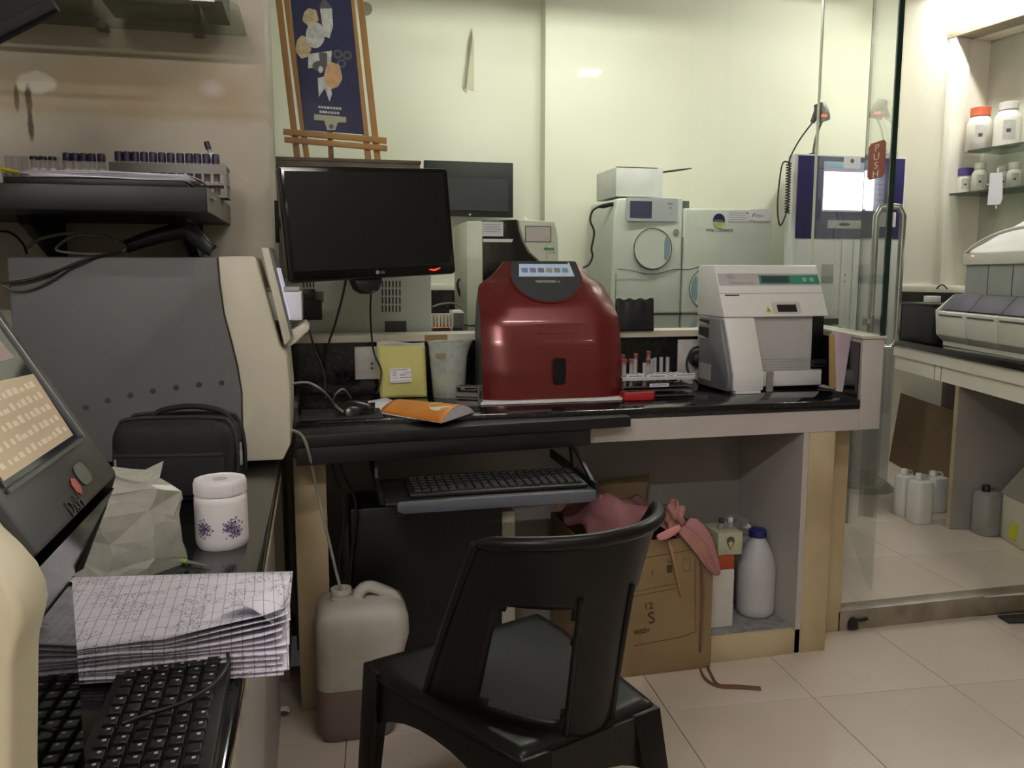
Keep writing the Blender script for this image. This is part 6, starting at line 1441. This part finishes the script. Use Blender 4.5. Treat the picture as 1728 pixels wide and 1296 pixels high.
# ================================================================== RIGHT-HAND ROOM
RF = .071; RT_ = .872
E0, E1 = PZ(1508, 572, RT_), PZ(1728, 614, RT_)
ed = (E1-E0); ed.z = 0; ed.normalize(); en_ = V((-ed.y, ed.x, 0)); en_ = en_ if en_.x > 0 else -en_
def RP(s, t, z): return V((E0.x, E0.y, 0))+ed*s+en_*t+V((0, 0, z))
def rbx2(mb, s0, s1, t0, t1, z0, z1): return mb.hexa([RP(s0, t0, z0), RP(s1, t0, z0), RP(s1, t1, z0), RP(s0, t1, z0), RP(s0, t0, z1), RP(s1, t0, z1), RP(s1, t1, z1), RP(s0, t1, z1)])
def PR(x, y, t):   # pixel on the vertical plane parallel to the bench edge at depth t -> (s, z)
    d = ray(x, y); o_ = RP(0, t, 0); k = (o_-CAM).dot(en_)/d.dot(en_); p = CAM+d*k
    return (p-o_).dot(ed), p.z
sb = thing('side_bench', 'granite topped bench with white apron along the right hand wall', 'bench', RP(.7, .2, RF))
rbx2(MB(), -.02, 2.2, 0, .40, RT_-.03, RT_).build('granite_top', GRANITE, sb, .004)
rbx2(MB(), -.02, 2.2, .012, .03, RT_-.085, RT_-.0305).build('upper_apron', WALL_R, sb)
rbx2(MB(), -.02, 2.2, .022, .04, RT_-.155, RT_-.0855).build('lower_apron', WALL_R, sb)
for px in (1577, 1588):
    s_s, _ = PR(px, 620, .02); rbx2(MB(), s_s, s_s+.003, .0205, .0219, RT_-.154, RT_-.087).build('apron_seam', VSEAM, sb)
s_p, _ = PR(1611, 700, .03)
rbx2(MB(), s_p, s_p+.028, .03, .3595, RF+.0005, RT_-.156).build('partition_panel', GREYP, sb)
rbx2(MB(), s_p, s_p+.028, .025, .0295, RF+.0005, RT_-.156).build('panel_edging', CREAM, sb)
rbx2(MB(), -.22, 2.2, .36, .38, RF+.0005, RT_-.156).build('back_panel', mat('shade_brown_panel', (84, 76, 68), .7, scale=4), sb)  # dark colour and left overrun stand in for shade under the bench
# modular analyser with four reagent drawers
RW_ = mat('warm_white_case', (214, 212, 202), .4, var=.01); RG = mat('grey_green_panel', (160, 164, 158), .4); RPp = mat('slate_violet_lid', (92, 90, 104), .45)
md = thing('drawer_analyzer', 'white analyzer with row of slate lidded drawers on the right bench', 'analyzer', RP(.6, .15, RT_))
t0 = .06
s0, z_ = PR(1585, 560, t0); s1 = 2.1
zb0 = RT_+.001
zd0 = PR(1600, 525, t0)[1]; zd1 = PR(1600, 500, t0+.03)[1]
rbx2(MB(), s0, s1, t0+.02, .38, zb0, zb0+.02).build('base', RW_, md)
MB().extr([RP(s0-.012, t0+.02, zb0+.02), RP(s0-.012, t0-.01, zb0+.05), RP(s0-.012, t0-.02, zd0), RP(s0-.012, t0+.06, zd1+.01), RP(s0-.012, .30, zd1+.02), RP(s0-.012, .30, zb0+.02)], ed*.011).build('end_cheek', RW_, md, .003)
wD = (PR(1640, 540, t0)[0]-PR(1592, 535, t0)[0])
for k in range(6):
    a = s0+.004+wD*k; b2 = a+wD-.005
    dr_ = MB().extr([RP(a, t0+.02, zb0+.021), RP(a, t0-.008, zb0+.05), RP(a, t0-.018, zd0-.004), RP(a, t0+.02, zd0+.004), RP(a, t0+.10, zd0+.004), RP(a, t0+.10, zb0+.021)], ed*(b2-a)).build('drawer', RW_, md, .004)
    MB().extr([RP(a, t0-.004, zd0+.006), RP(a, t0+.055, zd1+.012), RP(a, t0+.10, zd1+.012), RP(a, t0+.10, zd0+.006)], ed*(b2-a)).build('drawer_lid', RPp, dr_, .003)
    MB().extr([RP(a+.02, t0-.0195, zd0-.022), RP(a+.02, t0-.0185, zd0-.016), RP(a+.02, t0-.0175, zd0-.016), RP(a+.02, t0-.0185, zd0-.022)], ed*(b2-a-.04)).build('drawer_pull', VSEAM, dr_)
tk2 = t0+.10
sh0 = PR(1631, 440, tk2)[0]; zh0 = PR(1640, 447, tk2)[1]; zh1 = PR(1640, 428, tk2)[1]
rbx2(MB(), sh0, s1, tk2+.002, .38, zb0+.021, zh0-.001).build('rear_panel', RG, md)
for k in range(3):
    a = sh0+.20*(k+1); rbx2(MB(), a, a+.003, tk2, tk2+.0018, zb0+.05, zh0-.002).build('panel_seam', VSEAM, md)
rbx2(MB(), sh0-.008, s1, tk2-.012, .38, zh0, zh1).build('hood_rim', RW_, md, .003)
MB().hexa([RP(sh0, tk2-.008, zh1+.0005), RP(s1, tk2-.008, zh1+.0005), RP(s1, .37, zh1+.0005), RP(sh0, .37, zh1+.0005), RP(sh0+.03, tk2+.03, zh1+.03), RP(s1, tk2+.03, zh1+.03), RP(s1, .37, zh1+.16), RP(sh0+.12, .37, zh1+.16)]).build('hood', mat('hood_white', (226, 226, 226), .35, var=.01), md, .004)
arcp = [RP(PR(x, y, tk2-.005)[0], tk2-.005, PR(x, y, tk2-.005)[1]) for x, y in ((1630, 427), (1650, 411), (1672, 399), (1700, 389), (1728, 383), (1770, 380))]
cable('hood_arch', arcp, .008, RW_, '', md)
q_ = PR(1640, 432, tk2-.013); MB().tube([RP(q_[0], tk2-.013, q_[1]), RP(q_[0]+.02, tk2-.013, q_[1])], .003, 6).build('status_light', glow('orange_status', (255, 150, 110), .8), md)
# black items at the end of that bench
bb = thing('black_equipment_box', 'black box with lead and papers at the far end of the right bench', 'box', RP(.1, .15, RT_))
sA, zA = PR(1520, 560, .05); sB, _ = PR(1572, 560, .05); zTop = PR(1545, 515, .05)[1]
rbx2(MB(), sA, min(sB, s0-.02), .05, .30, RT_+.001, zTop).build('box_body', BLK, bb, .004)
rbx2(MB(), sA-.004, min(sB, s0-.018), .046, .304, zTop+.0005, zTop+.012).build('box_lid', GLOSSBLK, bb, .003)
wq = PR(1563, 500, .12); rbx2(MB(), wq[0]-.03, wq[0]+.03, .12, .18, zTop+.0125, zTop+.045).build('white_sticker_box', WHITE, bb, .003)
cable('handle_loop', [RP(PR(x, y, .2)[0], .2, PR(x, y, .2)[1]) for x, y in ((1581, 487), (1586, 482), (1592, 481), (1598, 487))], .004, CBD, '', bb)
# shelves and bottles in the alcove
def PA(x, y, n): 
    d = ray(x, y); o_ = rw(0, n, 0); k = (o_-CAM).dot(RN)/d.dot(RN); p = CAM+d*k; return (p-o_).dot(RD), p.z
NB = -.10
for nm, yy in (('upper', 252), ('lower', 322)):
    zz = PA(1650, yy, -.02)[1]
    t = thing('glass_shelf_board', '%s glass shelf in the alcove of the right hand wall' % nm, 'shelf', rw(1, -.1, zz))
    b = MB(); rbox(b, SJ+.013+(.10 if nm == 'upper' else 0), 2.6, -.258, -.01, zz-.010, zz); b.build('glass_board', clear('alcove_glass', (.62, .68, .62), .7), t)
    b = MB(); rbox(b, SJ+.013+(.10 if nm == 'upper' else 0), 2.6, -.0098, -.0085, zz-.010, zz); b.build('front_edge', mat('dark_glass_edge', (60, 70, 60), .3), t)
    if nm == 'upper': zU = zz
    else: zL = zz
BOT = mat('white_reagent_bottle', (222, 218, 208), .45, var=.02); LBL = mat('bottle_label', (196, 194, 188), .6, scale=50)
def bottle(px, y0, y1, wpx, capm, z0, label, capfrac=.17, neck=.55, n=NB):
    s, _ = PA(px, (y0+y1)/2, n); p = rw(s, n, 0); dist = (p-CAM).dot(FW); k = dist/1400
    h = (y1-y0)*k*1.0; r = wpx/2*k
    t = thing('reagent_bottle', label, 'bottle', (p.x, p.y, z0+.0006), group='reagent bottles in the alcove')
    hc = h*(1-capfrac)
    MB().lathe([(r*.93, 0), (r, h*.02), (r, hc*.74), (r*.93, hc*.84), (r*neck*1.05, hc*.97), (r*neck*.95, hc)], (0, 0, 0), 20).build('bottle_body', BOT, t, smooth=45, world=False)
    MB().lathe([(r*neck*1.12, hc+.0005), (r*neck*1.16, h*.99), (r*neck*1.05, h)], (0, 0, 0), 18).build('cap', capm, t, smooth=45, world=False)
    ang_ = math.atan2(-p.y, -p.x)
    MB().grid(lambda u, v: V((r*1.01*math.cos(ang_+.9*(u-.35)), r*1.01*math.sin(ang_+.9*(u-.35)), h*(.15+.42*v))), 8, 2).build('label', LBL, t, smooth=60, world=False)
    MB().grid(lambda u, v: V((r*1.02*math.cos(ang_+.3*(u-.2)), r*1.02*math.sin(ang_+.3*(u-.2)), h*(.30+.08*v))), 4, 1).build('label_mark', VSEAM, t, smooth=60, world=False)
OC = mat('orange_cap', (214, 104, 70), .45); WC = mat('white_cap', (220, 218, 210), .45); VC = mat('violet_cap', (88, 66, 140), .45)
bottle(1653, 184, 252, 38, OC, zU, 'orange capped white bottle on the upper alcove shelf', .20, .68)
bottle(1700, 184, 253, 40, WC, zU, 'white capped bottle on the upper alcove shelf beside the orange capped one', .17, .62)
bottle(1604, 285, 323, 26, WC, zL, 'white bottle nearest the jamb on the lower alcove shelf', .20, .5)
bottle(1628, 283, 323, 25, VC, zL, 'violet capped bottle on the lower alcove shelf', .30, .82)
bottle(1653, 277, 323, 24, WC, zL, 'tall white capped bottle right of the violet capped one', .22, .62)
bottle(1692, 284, 323, 22, WC, zL, 'white bottle partly behind the hanging paper on the lower shelf', .2, .7, n=-.14)
bottle(1711, 282, 323, 22, WC, zL, 'rightmost small bottle on the lower alcove shelf', .25, .72)
hpz = [PA(x, y, -.004) for x, y in ((1671, 292), (1692, 291), (1692, 335), (1688, 345), (1666, 346))]
hpap = thing('hanging_note', 'white paper note taped to the edge of the lower alcove shelf', 'paper', rw(hpz[0][0], -.004, hpz[3][1]))
MB().extr([rw(s, -.004, z) for s, z in hpz], RN*.001).build('note', PAPER, hpap)
for (x, y, dx, dy) in ((1684, 288, 3, 8), (1681, 349, 3, 6), (1668, 311, 6, 2)):
    P = [PA(x+a, y+b_, -.002) for a, b_ in ((-dx/2, -dy/2), (dx/2, -dy/2), (dx/2, dy/2), (-dx/2, dy/2))]
    MB().extr([rw(s, -.002, z) for s, z in P], RN*.0005).build('tape', WHITE, hpap)
# cans, drums and cartons under the right bench
def can(px, y0, y1, wpx, label, m=None, capm=None, z=RF):
    q_ = PZ(px, y1, z); dist = (q_-CAM).dot(FW); k = dist/1400; h = (y1-y0)*k*.97; r = wpx/2*k
    t = thing('chemical_can', label, 'can', (q_.x, q_.y+r, z+.0005), group='cans under the right bench')
    ccx, ccy = 0, 0
    def rg_(zz, s_):
        pts = []; hw = r*s_; rr_ = hw*.5
        for px_, py_, a0 in ((hw-rr_, hw-rr_, 0), (-hw+rr_, hw-rr_, 90), (-hw+rr_, -hw+rr_, 180), (hw-rr_, -hw+rr_, 270)):
            for kk in range(5): a = math.radians(a0+22.5*kk); pts.append(V((px_+rr_*math.cos(a), py_+rr_*math.sin(a), zz)))
        return pts
    loft([rg_(0, .93), rg_(h*.03, 1), rg_(h*.78, 1), rg_(h*.84, .92), rg_(h*.87, .5)]).build('can_body', m or WHITE, t, smooth=45, world=False)
    MB().lathe([(r*.35, h*.871), (r*.35, h*.98), (r*.28, h)], (-r*.3, 0, 0), 14).build('cap', capm or WHITE, t, smooth=45, world=False)
    cable('grip', [(-r*.0, 0, h*.872), (r*.15, 0, h*.95), (r*.6, 0, h*.94), (r*.8, 0, h*.85)], r*.12, m or JC, '', t, world=False)
    return t
can(1536, 790, 872, 30, 'white chemical can furthest left under the right bench')
can(1562, 798, 885, 34, 'front white chemical can under the right bench')
can(1588, 795, 865, 36, 'grey white chemical can next to the bench panel', GM)
dr1 = can(1678, 818, 906, 38, 'grey reagent drum with label right of the bench panel', mat('grey_drum', (150, 148, 146), .5), BLK)
q_ = PZ(1655, 885, RF)
def drumlab(root, x0, x1, y0, y1, t):
    pass
lq = PZ(1652, 890, RF); Yq = lq.y-.004
a, c = PY(1648, 832, Yq), PY(1662, 875, Yq)
box('drum_label', PAPER, dr1, a.x, c.x, Yq-.001, Yq, c.z, a.z); box('label_band', mat('navy_band', (50, 48, 84), .5), dr1, a.x, c.x, Yq-.002, Yq, a.z+.0005, a.z+.014)
q_ = PZ(1688, 905, RF)
wbx = thing('floor_carton', 'white carton with yellow sticker and raised grey flap under the right bench', 'box', PZ(1715, 925, RF))
p0, p1 = PZ(1687, 906, RF), PZ(1727, 930, RF); dd = (p1-p0); dd.normalize(); pn_ = V((-dd.y, dd.x, 0)); pn_ = pn_ if pn_.x > 0 else -pn_
hC = .19
P4 = [p0, p0+dd*.34, p0+dd*.34+pn_*.22, p0+pn_*.22]
MB().extr([p+V((0, 0, .001)) for p in P4], (0, 0, hC)).build('carton_body', mat('cream_white_card', (206, 204, 184), .7), wbx, .002)
f0 = p0+V((0, 0, hC+.002)); 
MB().extr([f0-dd*.02, f0+dd*.34, f0+dd*.34+pn_*.12+V((0, 0, .12)), f0-dd*.08+pn_*.16+V((0, 0, .15))], V((0, 0, .004))).build('raised_flap', mat('grey_flap', (150, 144, 130), .7), wbx)
so2 = p0-pn_*.0008+V((0, 0, .02))
shape('yellow_sticker', mat('yellow_green_sticker', (206, 206, 50), .6), wbx, so2+dd*.065, dd, ZA, [(0, 0), (.06, .0), (.07, .07), (.02, .08)], .0006)
bs = thing('cardboard_sheet', 'brown cardboard sheet leaning under the right bench', 'cardboard', RP(.3, .33, RF))
sA, _ = PR(1508, 760, .3); sA -= .06; sB, _ = PR(1608, 760, .3)  # sheet drawn out left to darken a spot that lies in shade
MB().hexa([RP(sA, .30, RF+.001), RP(sB, .30, RF+.001), RP(sB, .305, RF+.001), RP(sA, .305, RF+.001), RP(sA, .345, RF+.42), RP(sB, .345, RF+.42), RP(sB, .35, RF+.42), RP(sA, .35, RF+.42)]).build('sheet', mat('dark_cardboard', (112, 92, 64), .8, scale=6), bs)
box_t = PZ(1470, 830, RF)
gsk = thing('grey_sack', 'low grey plastic sack on the floor behind the glass door', 'sack', box_t)
def sack(u, v):
    a = 2*math.pi*u; r = v; x = box_t.x+.17*r*math.cos(a); y = box_t.y+.06+.12*r*math.sin(a)
    return V((x, y, RF+.001+.075*max(0, 1-r**2.2)*(1+.3*math.sin(3*a+6*r)+.2*math.sin(9*r))))
MB().grid(sack, 30, 12).build('sack_film', mat('grey_film', (150, 150, 140), .4, bump=.6, bscale=50), gsk, smooth=70)
# door stop on the threshold and a dark mat at the right edge
ds = thing('door_stop', 'small black rubber door stop on the stone threshold', 'door stop', PZ(1440, 1062, .0))
Yd = 2.352
MB().extr([PY(x, y, Yd) for x, y in ((1429, 1061), (1430, 1050), (1434, 1042), (1440, 1040), (1445, 1042), (1445, 1060))], (0, -.012, 0)).build('wedge', BLK, ds, .002)
MB().tube([PY(1444, 1046, Yd-.006), PY(1452, 1046, Yd-.006), PY(1463, 1044, Yd-.006)], [.004, .007, .007], 10).build('peg', BLK, ds, smooth=50)
mtp = [PZ(1683, 1042, .0), PZ(1760, 1036, .0), PZ(1770, 1052, .0), PZ(1702, 1053, .0)]
tag(MB().extr([p+V((0, 0, .0008)) for p in mtp], (0, 0, .008)).build('floor_mat', mat('dark_mat', (44, 42, 40), .7, scale=60, bump=.5, bscale=300), None, .002), 'corner of a dark floor mat by the threshold', 'mat')

# dark cables hanging behind the left post
for k, (x0, x1) in enumerate(((556, 580), (570, 600))):
    cable('hanging_cable', [PY(x0, 735, 2.33), PY(x0+6, 790, 2.33), PY(x1, 850, 2.335), PY(x1-6, 930, 2.33), PY(x1-12, 1000, 2.33)], .004, CBD, ('first' if k == 0 else 'second')+' dark cable hanging under the desk beside the tower')
